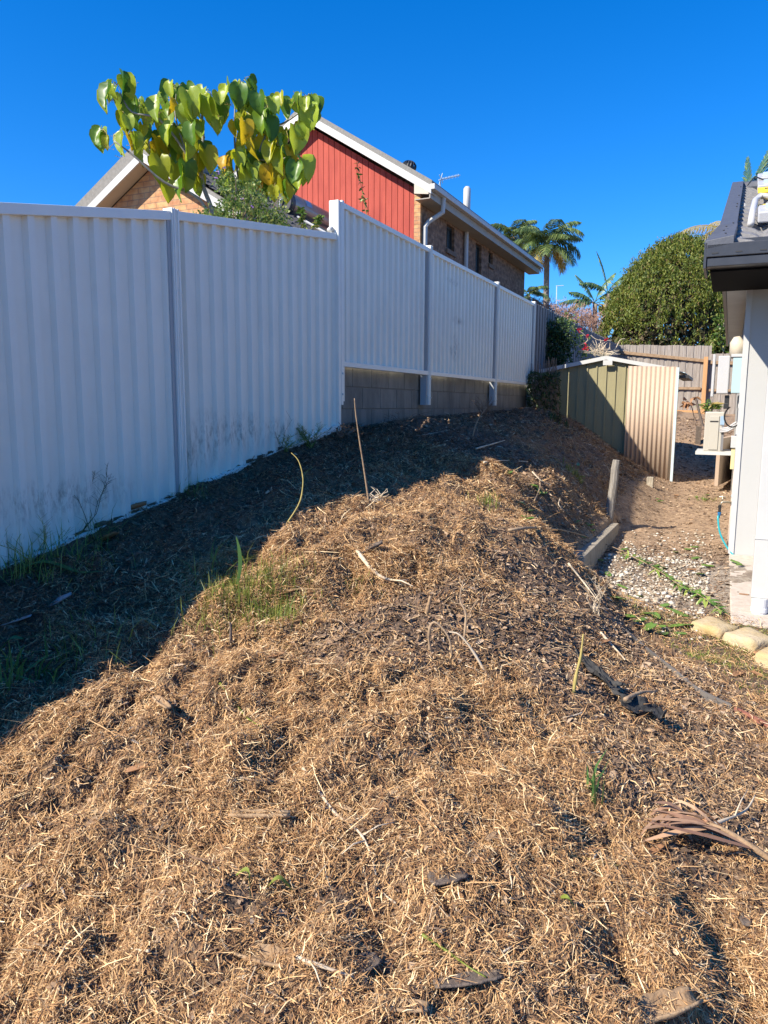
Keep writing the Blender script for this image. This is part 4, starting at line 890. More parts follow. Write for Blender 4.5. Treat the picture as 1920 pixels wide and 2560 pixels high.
pbox(mb, tAC+.03, .5, 1740, 1128.5, 1830, 1131); br_ = thing('wall_bracket', 'white metal wall bracket carrying the air conditioner', 'bracket', P(tAC, pC-.3, -.9)); mb.build('arm', M['white'], br_)
mb = MB()
for i in range(3): mb.tube([P(tAC-.02, *on_t(1800, 1072+i*4, tAC-.02)), P(tAC-.06, *on_t(1818, 1070+i*4, tAC-.06)), P(tAC-.05, *on_t(1836, 1058+i*5, tAC)), P(tAC-.0, *on_t(1852, 1050+i*5, tAC))], .013, 7)
mb.build('pipe', M['plastic'], ac, smooth=True)
t4 = TH+.9
mb = MB(); pbox(mb, t4, .10, 1826, 1090, 1849, 1120); eb = thing('meter_box', 'small white electrical box on the wall edge above the yellowed box', 'electrical box', P(t4, pC, -.5)); mb.build('case', M['plastic'], eb, bevel=.006)
mb = MB(); mb.tube([P(t4+.05, *on_t(1843, 1091, t4)), P(t4+.05, *on_t(1852, 990, t4))], .020, 8); mb.build('conduit', M['plastic'], eb)
mb = MB(); mb.tube([P(t4+.02, *on_t(1852, 1020, t4)), P(t4+.02, *on_t(1854, 992, t4)), P(t4+.02, *on_t(1855, 985, t4))], [.038, .038, .02], 12); mb.build('isolator', M['plastic'], eb, smooth=False)
mb = MB(); pbox(mb, t4+.02, .10, 1825, 1121, 1838, 1173); yb = thing('switch_box', 'yellowed electrical box with rusty side at the white wall edge', 'electrical box', P(t4, pC, -.8)); mb.build('case', M['ybox'], yb, bevel=.004)
mb = MB(); pbox(mb, t4+.03, .09, 1838.5, 1122, 1848, 1172); mb.build('rusty_side', mat('rusty_flake', (.5, .36, .22), .8, (.18, .07, .03), 60), yb)
t5 = TH+.10
a_ = on_t(1840, 1174, t4); g_ = P(t5, on_t(1822, 1385, t5)[0], 0); gzz = gz1(g_.x, g_.y)
wp_ = thing('water_pipe', 'pale pink water pipe clipped down the corner of the white wall', 'pipe', g_)
mb = MB(); pt_ = [P(t5+.02, on_t(1839, 1178, t5)[0]-.005, on_t(1839, 1178, t5)[1]), P(t5+.02, on_t(1832, 1255, t5)[0]-.004, on_t(1832, 1255, t5)[1]), P(t5+.02, on_t(1819, 1385, t5)[0]-.004, gzz-.05)]; mb.tube(pt_, .013, 8); mb.build('pipe', M['pipe'], wp_, smooth=True)
mb = MB(); q_ = on_t(1834, 1240, t5); mb.tbox(t5-.0, t5+.05, q_[0]-.02, q_[0]+.03, q_[1]-.01, q_[1]+.01); mb.build('clip', M['zinc'], wp_)
tp_ = thing('garden_tap', 'brass garden tap standing off the pale pink pipe', 'tap', P(t5, pC-.1, -.9))
mb = MB(); A_ = P(t5+.0, *on_t(1832, 1256, t5)); B_ = P(t5-.02, *on_t(1806, 1254, t5)); C_ = P(t5-.03, *on_t(1800, 1262, t5)); mb.tube([A_, B_, C_], [.010, .012, .011], 8); mb.tube([B_+UP*.005, B_+UP*.045], [.008, .007], 8); mb.build('body', M['brass'], tp_, smooth=True)
mb = MB(); mb.tube([B_+UP*.046-NV*.028, B_+UP*.05, B_+UP*.046+NV*.028], [.006, .009, .006], 6); mb.build('handle', M['brass'], tp_)
ho = thing('garden_hose', 'teal garden hose hanging from the tap and trailing to the wall', 'hose', C_)
hp = [C_-UP*.03, C_-UP*.12]+[P(t5-.05-.02*i, *on_t(x_, y_, t5)) for i, (x_, y_) in enumerate(((1795, 1290), (1799, 1325), (1812, 1355), (1832, 1381), (1856, 1396), (1884, 1401)))]
def smooth_path(pts, k=4):
    out = []; n_ = len(pts)
    for i in range(n_-1):
        a_, b_, c_, d_ = pts[max(i-1, 0)], pts[i], pts[i+1], pts[min(i+2, n_-1)]
        for j in range(k):
            f = j/k; out.append(b_ + .5*f*(c_-a_ + f*(2*a_-5*b_+4*c_-d_ + f*(3*(b_-c_)+d_-a_))))
    return out+[pts[-1]]
mb = MB(); mb.tube(smooth_path(hp), .009, 8); mb.build('tube', M['hose'], ho, smooth=True)
mb = MB(); mb.tube([C_+UP*.0, C_-UP*.03, C_-UP*.031, C_-UP*.065], [.015, .015, .012, .014], 10); mb.build('fitting', M['rubber'], ho)
mb = MB(); mb.tube([C_-UP*.066, C_-UP*.075, C_-UP*.10], [.016, .017, .013], 10); mb.build('collar', M['hoseblue'], ho)
# board standing under the air conditioner, leaning pole and post
tb = TH+4.6
bd = thing('beige_board', 'beige board on edge standing below the air conditioner', 'board', P(tb, pC-.4, -1.2))
a0 = on_t(1786, 1206, tb); a1 = on_t(1790, 1138, tb); b0 = on_t(1795, 1207, tb); c0 = on_t(1828, 1192, tb+.5)
mb = MB(); mb.hull8([P(tb, a0[0], a0[1]-.05), P(tb, b0[0], a0[1]-.05), P(tb+1.6, b0[0]+.25, a0[1]-.05), P(tb+1.6, a0[0]+.20, a0[1]-.05), P(tb, a0[0], a1[1]+.25), P(tb, b0[0], a1[1]+.25), P(tb+1.6, b0[0]+.25, a1[1]+.25), P(tb+1.6, a0[0]+.20, a1[1]+.25)]); mb.build('board', M['beige'], bd)
mb = MB(); mb.tube([at(1759, 1075, 17), at(1740, 998, 17.2)], [.03, .025], 6); tag(mb.build('leaning_pole', M['bark_d']), 'dark thin pole leaning beyond the shed beside the air conditioner', 'pole')
mb = MB(); q_ = at(1747, 1066, 15.2); g0 = gz1(q_.x, q_.y); mb.tbox(*(lambda t, p: (t, t+.12, p-.05, p+.05))(*to_tp(q_.x, q_.y)), g0-.1, q_.z); tag(mb.build('dark_post', M['bark_d']), 'short dark post standing in shade left of the air conditioner', 'post')
# ------------------------------------------------------------------ timber, stone and edging at the path
sl = thing('timber_sleeper', 'weathered grey timber sleeper holding the foot of the mound beside the gravel', 'sleeper', P(6.3, 1.97, -1.4))
A_ = at(1427, 1388, 6.15); B_ = at(1520, 1306, 8.05)
A0 = at(1450, 1462, 6.15); dl = (B_-A_); dl.z = 0; dl.normalize(); sdv = dl.cross(UP)
hA = .16; mb = MB(); w_ = .115
ztA, ztB = A_.z-.0, B_.z
mb.hull8([A_-UP*.2, A_+sdv*w_-UP*.2, B_+sdv*w_-UP*.2, B_-UP*.2, A_, A_+sdv*w_, B_+sdv*w_, B_]); mb.build('beam', M['sleeper'], sl, bevel=.008)
st = thing('timber_stake', 'tall weathered grey timber stake leaning at the end of the sleeper', 'stake', at(1510, 1312, 8.35))
b_ = at(1519, 1324, 8.1); t_ = at(1541, 1150, 8.05); dv = t_-b_; mb = MB(); vs = []
segN = 9
pl = [b_-dv*.12+dv*1.12*(i/segN)+Vector((random.uniform(-.004, .004), 0, 0)) for i in range(segN+1)]
mb.tube(pl, [.050, .049, .048, .047, .046, .045, .044, .044, .043, .038], 9); mb.build('shaft', M['stake'], st)
for (x0, y0, yt, wd, lab) in ((1624, 1216, 1193, .09, 'short pale timber stub at the far foot of the mound'),):
    h_ = hit(x0, y0); tt_ = at(x0, yt, h_.y); t_, p_ = to_tp(h_.x, h_.y); mb = MB(); mb.tbox(t_, t_+.09, p_-wd/2, p_+wd/2, h_.z-.1, tt_.z); tag(mb.build('timber_stub', M['sleeper'], bevel=.006), lab, 'timber stub')
def rock(name, x0, y0, x1, y1, lab, mt, zt=.16, wd=.3, group=None):
    a_ = hit(x0, y0); b_ = hit(x1, y1); L_ = (b_-a_).length; d_ = (b_-a_).normalized(); s_ = UP.cross(d_).normalized()*(1 if UP.cross(d_).y > 0 else -1)
    bm = bmesh.new(); bmesh.ops.create_cube(bm, size=1); bmesh.ops.subdivide_edges(bm, edges=bm.edges[:], cuts=6, use_grid_fill=True)
    for v in bm.verts:
        c = v.co.copy(); m_ = max(abs(c.x), abs(c.y), abs(c.z)); r_ = (abs(c.x)**9+abs(c.y)**9+abs(c.z)**9)**(1/9); c = c*(m_/max(r_, 1e-6))
        nn = Vector((math.sin(c.x*5+L_*5)*.02+random.uniform(-.012, .012), math.sin(c.z*5+c.x*7+L_*9)*.03+random.uniform(-.012, .012), math.sin(c.x*5+c.y*4+L_*7)*.05+random.uniform(-.02, .02)))
        c = c+nn; w = a_+d_*((c.x+.5)*L_)+s_*((c.y+.5)*wd)+UP*((c.z+.5)*zt-.05); v.co = w
    me = bpy.data.meshes.new(name); bm.to_mesh(me); bm.free(); me.materials.append(mt); me.polygons.foreach_set('use_smooth', [True]*len(me.polygons))
    o = bpy.data.objects.new(name, me); COL.objects.link(o); return tag(o, lab, 'stone block', group)
rock('sandstone_block', 1722, 1572, 1800, 1600, 'leftmost yellow sandstone block, beside the gravel', M['sandstone'], .11, .22, 'sandstone garden blocks')
rock('sandstone_block', 1803, 1604, 1884, 1634, 'middle yellow sandstone block in front of the round downpipe', M['sandstone'], .12, .24, 'sandstone garden blocks')
rock('sandstone_block', 1882, 1658, 1975, 1690, 'nearest yellow sandstone block at the right edge', M['sandstone'], .13, .3, 'sandstone garden blocks')
a_ = hit(1826, 1393); b_ = hit(1826, 1560); mb = MB(); (ta, pa2), (tb2, pb2) = to_tp(a_.x, a_.y), to_tp(b_.x, b_.y)
zz = (a_.z+b_.z)/2+.012; mb.hull8([P(tb2, pb2, b_.z-.1), P(tb2, pb2+2, b_.z-.1), P(TH-.004, pC+2, a_.z-.1), P(TH-.004, pC-.01, a_.z-.1), P(tb2, pb2, b_.z+.012), P(tb2, pb2+2, b_.z+.012), P(TH-.004, pC+2, a_.z+.016), P(TH-.004, pC-.01, a_.z+.016)])
tag(mb.build('concrete_strip', M['concrete'], bevel=.01), kind='structure')
def ribbon(name, pxs, h, mt, lab, cat, lift=.0, w_=.006, group=None):
    pts = smooth_path([hit(x_, y_, lift) for x_, y_ in pxs], 5); mb = MB(); 
    for i in range(len(pts)-1):
        a_, b_ = pts[i], pts[i+1]; d_ = (b_-a_).normalized(); s_ = d_.cross(UP).normalized()*w_
        if i == 0: prev = [a_-s_-UP*.03, a_+s_-UP*.03, a_+s_+UP*h, a_-s_+UP*h]; mb.v += [tuple(q_) for q_ in prev]
        k0 = len(mb.v)-4; mb.v += [tuple(q_) for q_ in (b_-s_-UP*.03, b_+s_-UP*.03, b_+s_+UP*h, b_-s_+UP*h)]
        for k in range(4): mb.f.append((k0+k, k0+(k+1) % 4, k0+4+(k+1) % 4, k0+4+k)); mb.m.append(0)
    mb.f.append((0, 1, 2, 3)); mb.m.append(0); n_ = len(mb.v); mb.f.append((n_-1, n_-2, n_-3, n_-4)); mb.m.append(0)
    return tag(mb.build(name, mt), lab, cat, group)
ribbon('edging_strip', ((1508, 1532), (1560, 1580), (1620, 1632), (1680, 1680), (1740, 1728), (1800, 1760), (1828, 1772)), .022, M['edging'], 'dark grey garden edging strip along the foot of the mound', 'garden edging')
ribbon('edging_strip', ((1836, 1778), (1880, 1800), (1930, 1826)), .022, M['edging_r'], 'terracotta red edging strip at the right end of the dark strip', 'garden edging')
# black weed mat scraps
def crumple(name, px, py, sx, sy, lab, mt, cat, rot=0, amp=.05, seed=0, curl=0, n_=14, lift=.02, group=None):
    c_ = hit(px, py); rs = np.random.default_rng(seed); mb = MB(); ca_, sa_ = math.cos(rot), math.sin(rot)
    for i in range(n_+1):
        for j in range(n_+1):
            u, v = (i/n_-.5), (j/n_-.5); e_ = 1+.25*math.sin(7*u+seed)+.2*math.sin(9*v+2*seed)
            X = (u*sx*e_); Y = (v*sy*e_); x_ = c_.x+X*ca_-Y*sa_; y_ = c_.y+X*sa_+Y*ca_
            z_ = float(fbm(np.array([u*5+seed]), np.array([v*5.]), seed, 3)[0])*amp + curl*(u*u+v*v)
            mb.v.append((x_, y_, max(gz1(x_, y_), c_.z-.03)+lift*.3+z_))
    for i in range(n_):
        for j in range(n_): k = i*(n_+1)+j; mb.f.append((k, k+n_+1, k+n_+2, k+1)); mb.m.append(0)
    o = mb.build(name, mt, smooth=True); thick(o, .002); return tag(o, lab, cat, group)
crumple('weed_mat', 1490, 1695, .07, .22, 'torn black weed mat strip showing through the soil', M['mesh'], 'weed mat', .5, .06, 3)
crumple('weed_mat', 1600, 1785, .15, .08, 'folded black weed mat scrap sticking out under a pale stick', M['mesh'], 'weed mat', .2, .08, 5)
# ------------------------------------------------------------------ sticks and stems
def stick(name, pxs, r_, mt, lab, cat='stick', lift=.012, stand=None, group=None, parts=()):
    if stand is not None:
        b_ = hit(*pxs[0]); pts = [b_-UP*.03]+[at(x_, y_, b_.y+stand*i/(len(pxs)-1)) for i, (x_, y_) in enumerate(pxs) if i > 0]
    else: pts = [hit(x_, y_, lift) for x_, y_ in pxs]
    pts = smooth_path(pts, 4); n_ = len(pts); rr = [r_*(1.15-.75*i/n_)*random.uniform(.78, 1.2) for i in range(n_)]
    mb = MB(); mb.tube(pts, rr, 6)
    for k in parts:                     # side twigs
        a_ = pts[int(k[0]*(n_-1))]; e_ = a_+Vector(k[1]); mb.tube([a_, a_.lerp(e_, .5)+UP*.01, e_], [r_*.5, r_*.4, r_*.2], 5)
    return tag(mb.build(name, mt, smooth=True), lab, cat, group)
stick('standing_stick', ((925, 1262), (908, 1160), (900, 1110), (890, 1040), (886, 996)), .0065, M['stick'], 'tall thin brown stick standing upright in the sunlit crest', stand=-.05)
stick('curved_stem', ((692, 1330), (745, 1265), (757, 1215), (755, 1180), (745, 1150), (728, 1132)), .0045, M['stick_y'], 'curved yellow stem rising out of the shadow below the fence', stand=.12)
stick('curved_stem', ((757, 1200), (764, 1182), (782, 1168)), .003, M['stick_y'], 'short forked tip beside the curved yellow stem', stand=.0)
stick('standing_twig', ((1180, 1092), (1192, 1055), (1218, 1017)), .006, M['stick'], 'thin twig leaning in front of the block wall', stand=.1)
stick('pale_stick', ((893, 1385), (925, 1425), (950, 1448), (985, 1460), (1020, 1458)), .010, M['stick_p'], 'pale curved stick lying on the sunlit thatch near the crest', parts=((.7, (.1, -.12, .0)),))
stick('dead_cane', ((1155, 1620), (1165, 1540), (1150, 1500), (1158, 1450)), .0055, M['stick'], 'pale split dead cane standing up in the bare soil', stand=.1, parts=((.3, (.05, 0, .12)), (.2, (-.08, 0, .05))))
stick('dead_cane', ((1080, 1630), (1072, 1590), (1085, 1555), (1120, 1590), (1130, 1640)), .007, M['stick'], 'arched brown dead cane beside the pale split cane', stand=-.05)
stick('dead_cane', ((1225, 1690), (1190, 1640), (1150, 1588), (1120, 1580)), .006, M['stick_p'], 'thin pale dead cane arching right of the split cane', stand=.02)
stick('forked_root', ((1063, 1532), (1072, 1510), (1076, 1490)), .012, M['bark'], 'short brown root stub standing left of the dead canes', 'root', stand=.0)
stick('dry_stalk', ((1432, 1735), (1440, 1690), (1452, 1640), (1458, 1585)), .008, M['stick_y'], 'tan palm stalk standing beside the black weed mat', stand=.05, parts=((.15, (-.22, -.05, .02)), (.1, (-.15, 0, .05))))
stick('fallen_twig', ((758, 1935), (800, 1995), (840, 2045), (895, 2090), (925, 2140), (940, 2200)), .0055, M['stick_p'], 'long pale forked twig lying across the foreground thatch', parts=((.5, (.08, .02, 0)), (.65, (.09, .05, .01)), (.72, (-.06, -.06, 0)), (.35, (-.07, 0, 0))))
stick('fallen_twig', ((742, 2408), (790, 2425), (850, 2445), (885, 2458)), .005, M['stick_p'], 'short white twig beside the curled bark at the bottom', parts=((.3, (.03, -.07, 0)),))
stick('fallen_twig', ((355, 2050), (400, 1965), (430, 1940), (460, 1920)), .003, M['stick'], 'thin dark twig lying in the left foreground thatch')
stick('fallen_twig', ((600, 1955), (640, 1962), (700, 1964)), .004, M['stick_p'], 'small straw coloured twig in the middle foreground')
stick('fallen_twig', ((1270, 1348), (1330, 1340), (1390, 1338), (1450, 1350), (1500, 1368), (1560, 1392)), .008, M['stick'], 'long brown twig running down the bank over the sleeper', lift=.05)
stick('fallen_twig', ((1210, 1165), (1260, 1160), (1320, 1162)), .008, M['stick_p'], 'straight pale twig at the shadow edge near the crest', lift=.03)
stick('fallen_twig', ((1190, 1130), (1230, 1118), (1262, 1108)), .008, M['stick_p'], 'tan twig in the shade above the straight pale twig', lift=.03)
stick('fallen_twig', ((1330, 1190), (1355, 1215), (1378, 1222)), .006, M['stick_p'], 'pale twig on the shaded bank left of the leaning stake', lift=.04)
stick('fallen_twig', ((1400, 1255), (1396, 1270), (1410, 1285)), .005, M['stick_p'], 'tiny pale twig low on the bank beside the leaning stake', lift=.03)
stick('fallen_twig', ((1335, 1268), (1350, 1230), (1345, 1205)), .006, M['stick'], 'curved brown twig on the bank left of the leaning stake', lift=.05)
stick('fallen_twig', ((1560, 1790), (1600, 1770), (1640, 1768)), .009, M['stick'], 'thick pale stick lying over the folded black weed mat', lift=.07)
stick('fallen_twig', ((1420, 1420), (1460, 1470), (1490, 1510)), .006, M['stick_p'], 'pale root running down beside the sleeper end', lift=.03)
stick('fallen_twig', ((1500, 1590), (1545, 1640), (1562, 1660)), .007, M['stick_p'], 'white twig lying on the soil beside the dark edging', lift=.02)
stick('fallen_twig', ((1720, 2120), (1800, 2090), (1860, 2060), (1885, 2020)), .006, M['stick_p'], 'forked tan twig beside the dried palm frond', lift=.05, parts=((.5, (.1, .12, .03)),))
stick('yellow_stem', ((1385, 2142), (1440, 2155), (1500, 2165), (1560, 2178)), .0035, M['palm_y'], 'bright yellow stem lying in the right foreground', 'stem')
stick('green_stem', ((1055, 2360), (1120, 2400), (1170, 2440), (1215, 2470)), .0035, M['weed'], 'yellow green stem lying in the bottom foreground', 'stem', lift=.02)
stick('green_stem', ((550, 1725), (590, 1775), (620, 1812), (655, 1835)), .004, M['weed'], 'green stem lying across the middle left thatch', 'stem', lift=.02)
stick('fallen_twig', ((765, 1500), (705, 1530), (690, 1568)), .004, M['stick_p'], 'bent pale twig beside the green grass tuft')
stick('fallen_twig', ((575, 1618), (577, 1570), (574, 1556)), .007, M['bark_d'], 'short dark twig standing below the green grass tuft', stand=0)
tiny = []
for k in range(90):                     # many small loose twigs, countable but alike
    px, py = random.uniform(30, 1880), random.uniform(1350, 2540)
    if px < 500 and py < 1600: continue
    if px > 1500 and py < 1650: continue
    a = random.uniform(0, 6.28); L_ = random.uniform(20, 60)*(py/2560+.2)
    tiny.append(stick('loose_twig', ((px, py), (px+math.cos(a)*L_*.5+random.uniform(-6, 6), py+math.sin(a)*L_*.4), (px+math.cos(a)*L_, py+math.sin(a)*L_*.8)), random.uniform(.0012, .0035), M[random.choice(('stick_p', 'stick_p', 'stick'))], 'small loose twig lying among the dry clippings', 'twig', lift=random.uniform(.005, .02), group='small loose twigs on the mound'))
# dried palm frond
fr = thing('dried_palm_frond', 'dried brown palm frond lying in the right foreground', 'palm frond', hit(1800, 2120))
pts = smooth_path([hit(1990, 2240, .05), hit(1900, 2178, .06), hit(1800, 2130, .08), hit(1720, 2100, .07), hit(1650, 2078, .05)], 6)
mb = MB(); mb.tube(pts, [.012-.008*i/len(pts) for i in range(len(pts))], 6); mb.build('stalk', M['bark'], fr, smooth=True)
mb = MB()
for k in range(46):
    f = random.uniform(.25, .95); a_ = pts[int(f*(len(pts)-1))]; ex = random.uniform(1590, 1660); ey = random.uniform(2048, 2125)
    e_ = hit(ex+random.uniform(0, 110)*(k % 2), ey, random.uniform(.01, .09)); m_ = a_.lerp(e_, .5)+Vector((0, random.uniform(-.02, .05), random.uniform(.0, .03)))
    pp = smooth_path([a_, m_, e_], 3); s_ = Vector((0, 1, random.uniform(-.6, .6))).normalized()
    b0 = len(mb.v)
    for i, q_ in enumerate(pp):
        w_ = .008*math.sin(math.pi*(.15+.85*i/(len(pp)-1))) + .001; mb.v += [tuple(q_-s_*w_), tuple(q_+s_*w_)]
    for i in range(len(pp)-1): mb.f.append((b0+2*i, b0+2*i+2, b0+2*i+3, b0+2*i+1)); mb.m.append(0)
mb.build('leaflets', mat('dried_leaflet', (.34, .18, .10), .6, isl=[(0, (.24, .12, .07)), (1, (.52, .33, .19))]), fr)
# ------------------------------------------------------------------ bark and dry leaves
def curlpiece(name, px, py, L_, W_, rot, mt, lab, cat, curl=.5, lift=.012, group=None, tip=0, seed=None):
    c_ = hit(px, py); mb = MB(); n1, n2 = 8, 6; rs = random.Random(seed or int(px*7+py))
    for i in range(n1+1):
        for j in range(n2+1):
            u = i/n1-.5; v = j/n2-.5; w_ = W_*(1-1.2*abs(u)**1.6)*(1+rs.uniform(-.12, .12)); a = v*math.pi*curl
            X = u*L_; Y = math.sin(a)*w_/(math.pi*curl)*1.0 if curl > .01 else v*w_; Z = (1-math.cos(a))*w_/(math.pi*max(curl, .01)) + tip*u*L_ + .1*L_*u*u
            x_ = c_.x+X*math.cos(rot)-Y*math.sin(rot); y_ = c_.y+X*math.sin(rot)+Y*math.cos(rot); mb.v.append((x_, y_, c_.z+lift+Z))
    for i in range(n1):
        for j in range(n2): k = i*(n2+1)+j; mb.f.append((k, k+n2+1, k+n2+2, k+1)); mb.m.append(0)
    o = mb.build(name, mt, smooth=True); thick(o, .0025 if 'leaf' in name else .006); return tag(o, lab, cat, group)
for a in ((650, 2055, .17, .05, .0, 'bark', 'long tan bark tube with dark hollow end in the left foreground', 1.3),
          (672, 2418, .17, .07, -.3, 'bark', 'curled tan bark strip near the bottom edge', .8), (915, 2425, .07, .06, .6, 'bark_d', 'grey brown bark scrap right of the curled strip', .5),
          (1118, 2205, .10, .07, .4, 'bark_d', 'dark charred bark plate in the centre foreground', .3), (1655, 2545, .20, .10, .35, 'bark', 'big curled tan bark piece at the bottom right edge', .9),
          (1170, 2470, .16, .04, .2, 'bark_d', 'dark slim bark strip at the bottom middle', .6), (1000, 2530, .12, .04, -.1, 'bark', 'reddish bark chip at the bottom middle edge', .5),
          (203, 1768, 0, 0, 0, '', '', 0), (405, 1768, .12, .035, -.9, 'bark', 'broken tan bark strip below the shadow edge', .6),
          (1862, 2315, .05, .03, 1.2, 'bark_d', 'small dark bark chip in the right foreground', .4), (1228, 2105, .05, .02, .9, 'bark', 'tiny tan chip beside the centre foreground stems', .4), (860, 2030, .06, .02, -.6, 'bark', 'small red brown bark curl above the forked twig', .8)):
    if a[2]: curlpiece('bark_piece', a[0], a[1], a[2], a[3], a[4], M[a[5]], a[6], 'bark', a[7])
for (px, py, L_, W_, r_, m_, lab, cu, tp) in ((146, 1515, .11, .07, .4, 'dleaf_g', 'pale grey curled leaf in the shade at the far left', .5, .5), (40, 1562, .12, .05, .1, 'dleaf_g', 'grey dry leaf at the left edge in shade', .4, .3),
     (275, 1350, .15, .08, -.5, 'dleaf', 'brown curled leaf against the foot of the left fence panel', .6, .4), (335, 1278, .14, .10, .2, 'dleaf', 'crumpled tan leaf on the bottom rail of the left fence panel', .9, .3),
     (928, 1382, .11, .08, .1, 'bark_d', 'dark upturned dry leaf beside the pale curved stick', .7, .5), (715, 1492, .10, .05, .3, 'dleaf', 'brown leaf inside the green grass tuft', .5, .2),
     (455, 1938, .07, .035, .8, 'dleaf', 'reddish leaf in the left foreground thatch', .4, .2), (340, 1938, .06, .04, .2, 'dleaf', 'dark red leaf below the shadow edge', .6, .2), (690, 1648, .07, .03, .2, 'dleaf', 'orange brown leaf beside a soil hollow', .4, .2),
     (65, 2230, .03, .02, .2, 'dleaf_g', 'small cream husk at the left edge of the foreground', .4, .2), (1640, 2135, .06, .03, .5, 'dleaf', 'curled brown leaf at the end of the palm frond', .6, .2), (1385, 1545, .05, .02, .5, 'dleaf', 'tiny brown leaf on the bare soil slope', .5, .3)):
    curlpiece('dry_leaf', px, py, L_, W_, r_, M[m_], lab, 'leaf', cu, tip=tp)
# fallen green leaves on the gravel and bank
gl0 = None
for (px, py) in ((1640, 1420), (1660, 1424), (1690, 1385), (1720, 1378), (1738, 1372), (1750, 1440), (1770, 1420), (1560, 1378), (1535, 1500), (1555, 1505), (1580, 1502), (1600, 1496), (1615, 1540), (1640, 1545), (1575, 1550), (1600, 1558), (1660, 1520), (1680, 1530), (1700, 1540), (1650, 1575), (1625, 1575), (1690, 1572), (1712, 1568), (1660, 1590), (1700, 1590), (1740, 1400), (1480, 1330), (1455, 1345), (1465, 1313), (1475, 1318), (1440, 1310), (1360, 1238), (1345, 1232), (1310, 1298), (1318, 1305), (1325, 1282), (1272, 1187), (1445, 1165), (1455, 1195), (1330, 1220), (1838, 1410), (1850, 1418), (1650, 1256), (1645, 1250), (1740, 1245), (1760, 1250), (1768, 1240), (1555, 1472), (1520, 1440), (1500, 1405)):
    curlpiece('fallen_leaf', px, py, random.uniform(.07, .13), random.uniform(.04, .07), random.uniform(0, 6.28), M['gleaf'], 'fresh green leaf fallen on the bank and gravel', 'leaf', random.uniform(.2, .6), lift=.015, group='fresh green leaves fallen by the path', tip=random.uniform(-.3, .3))
for (px, py) in ((1590, 1568), (1735, 1428), (1510, 1610), (1706, 1190), (1690, 1240), (1770, 1235), (1745, 1210), (1860, 1490), (1845, 1690), (1905, 1640), (1890, 1690)):
    curlpiece('fallen_leaf', px, py, random.uniform(.06, .12), random.uniform(.03, .06), random.uniform(0, 6.28), M['dleaf'], 'rusty brown leaf fallen along the path', 'leaf', random.uniform(.3, .8), lift=.01, group='rusty leaves fallen along the path')
# leafy fallen branch over the gravel
lb = thing('fallen_branch', 'fallen leafy green branch lying over the white gravel', 'branch', hit(1650, 1450))
pts = smooth_path([hit(1540, 1392, .05), hit(1580, 1405, .05), hit(1640, 1440, .06), hit(1700, 1483, .06), hit(1750, 1505, .05), hit(1800, 1540, .04)], 6)
mb = MB(); mb.tube(pts, .004, 5); mb.build('stem', M['stick'], lb)
def leaf6(mb, base, d_, nrm, L_, W_, droop=.2, mi=0):
    """pointed leaf with a folded midrib"""
    s_ = d_.cross(nrm).normalized(); b0 = len(mb.v); rows = ((0, .05), (.3, .9), (.6, .8), (1, .02))
    for f, w_ in rows:
        c_ = base+d_*L_*f-nrm*droop*L_*f*f
        mb.v += [tuple(c_-s_*W_*.5*w_+nrm*W_*.12*w_), tuple(c_), tuple(c_+s_*W_*.5*w_+nrm*W_*.12*w_)]
    for i in range(3):
        for j in range(2): k = b0+3*i+j; mb.f.append((k, k+3, k+4, k+1)); mb.m.append(mi)
def rdir(zlo=-1, zhi=1):
    a = random.uniform(0, 6.283); z = random.uniform(zlo, zhi); r_ = math.sqrt(max(0, 1-z*z)); return Vector((r_*math.cos(a), r_*math.sin(a), z))
mb = MB()
for i, q_ in enumerate(pts[3:]):
    for k in range(5):
        d_ = (rdir(-.3, .6)+Vector((.5, -.1, 0))).normalized(); leaf6(mb, q_, d_, (UP+rdir()*.5).normalized(), random.uniform(.06, .10), random.uniform(.018, .028), .3)
mb.build('leaves', M['gleaf'], lb)
# ================================================================== plants
def grass_tuft(name, px, py, n_, rad, H0, H1, lab, mt, lean=.7, W0=.004, group=None):
    c_ = hit(px, py); x = c_.x+RNG.normal(0, rad, n_); y = c_.y+RNG.normal(0, rad, n_)
    o = blades(name, x, y, RNG.uniform(H0, H1, n_), RNG.uniform(W0*.7, W0*1.3, n_), lean, mt); return tag(o, lab, 'grass tuft', group)
grass_tuft('grass_tuft', 625, 1500, 1100, .12, .04, .11, 'bright green grass tuft in sun beside the shadow edge', M['weed'], .9, .0035)
grass_tuft('grass_tuft', 700, 1560, 120, .05, .05, .14, 'small green tuft right of the bright grass tuft', M['weed'], .7, .004)
grass_tuft('grass_tuft', 60, 1700, 50, .06, .06, .16, 'broad bladed grass tuft in shade at the left edge', M['strap'], .8, .010)
grass_tuft('grass_tuft', 180, 1650, 70, .10, .05, .16, 'thin shaded grass tuft right of the broad bladed tuft', M['weed'], 1., .004)
grass_tuft('grass_tuft', 560, 1440, 50, .07, .06, .18, 'wispy grass tuft in the shadow above the bright tuft', M['weed'], 1., .005)
grass_tuft('grass_tuft', 100, 1440, 220, .14, .06, .22, 'green weeds growing at the foot of the left fence panel', M['weed'], 1., .004)
grass_tuft('grass_tuft', 240, 1340, 110, .06, .05, .18, 'sparse green weeds near the crumpled tan leaf', M['weed'], 1.1, .003)
grass_tuft('grass_tuft', 470, 1225, 90, .06, .04, .12, 'low green weeds at the foot of the second fence post', M['weed'], 1., .004)
grass_tuft('grass_tuft', 1490, 2000, 8, .02, .08, .20, 'few green blades standing in the right foreground thatch', M['strap'], .5, .012)
grass_tuft('grass_tuft', 1435, 1190, 160, .06, .05, .14, 'yellow green fluffy weed on the bank left of the stake', M['weed'], .9, .006)
grass_tuft('grass_tuft', 1215, 1260, 60, .05, .05, .15, 'small green weed on the shaded side of the crest', M['weed'], .8, .005)
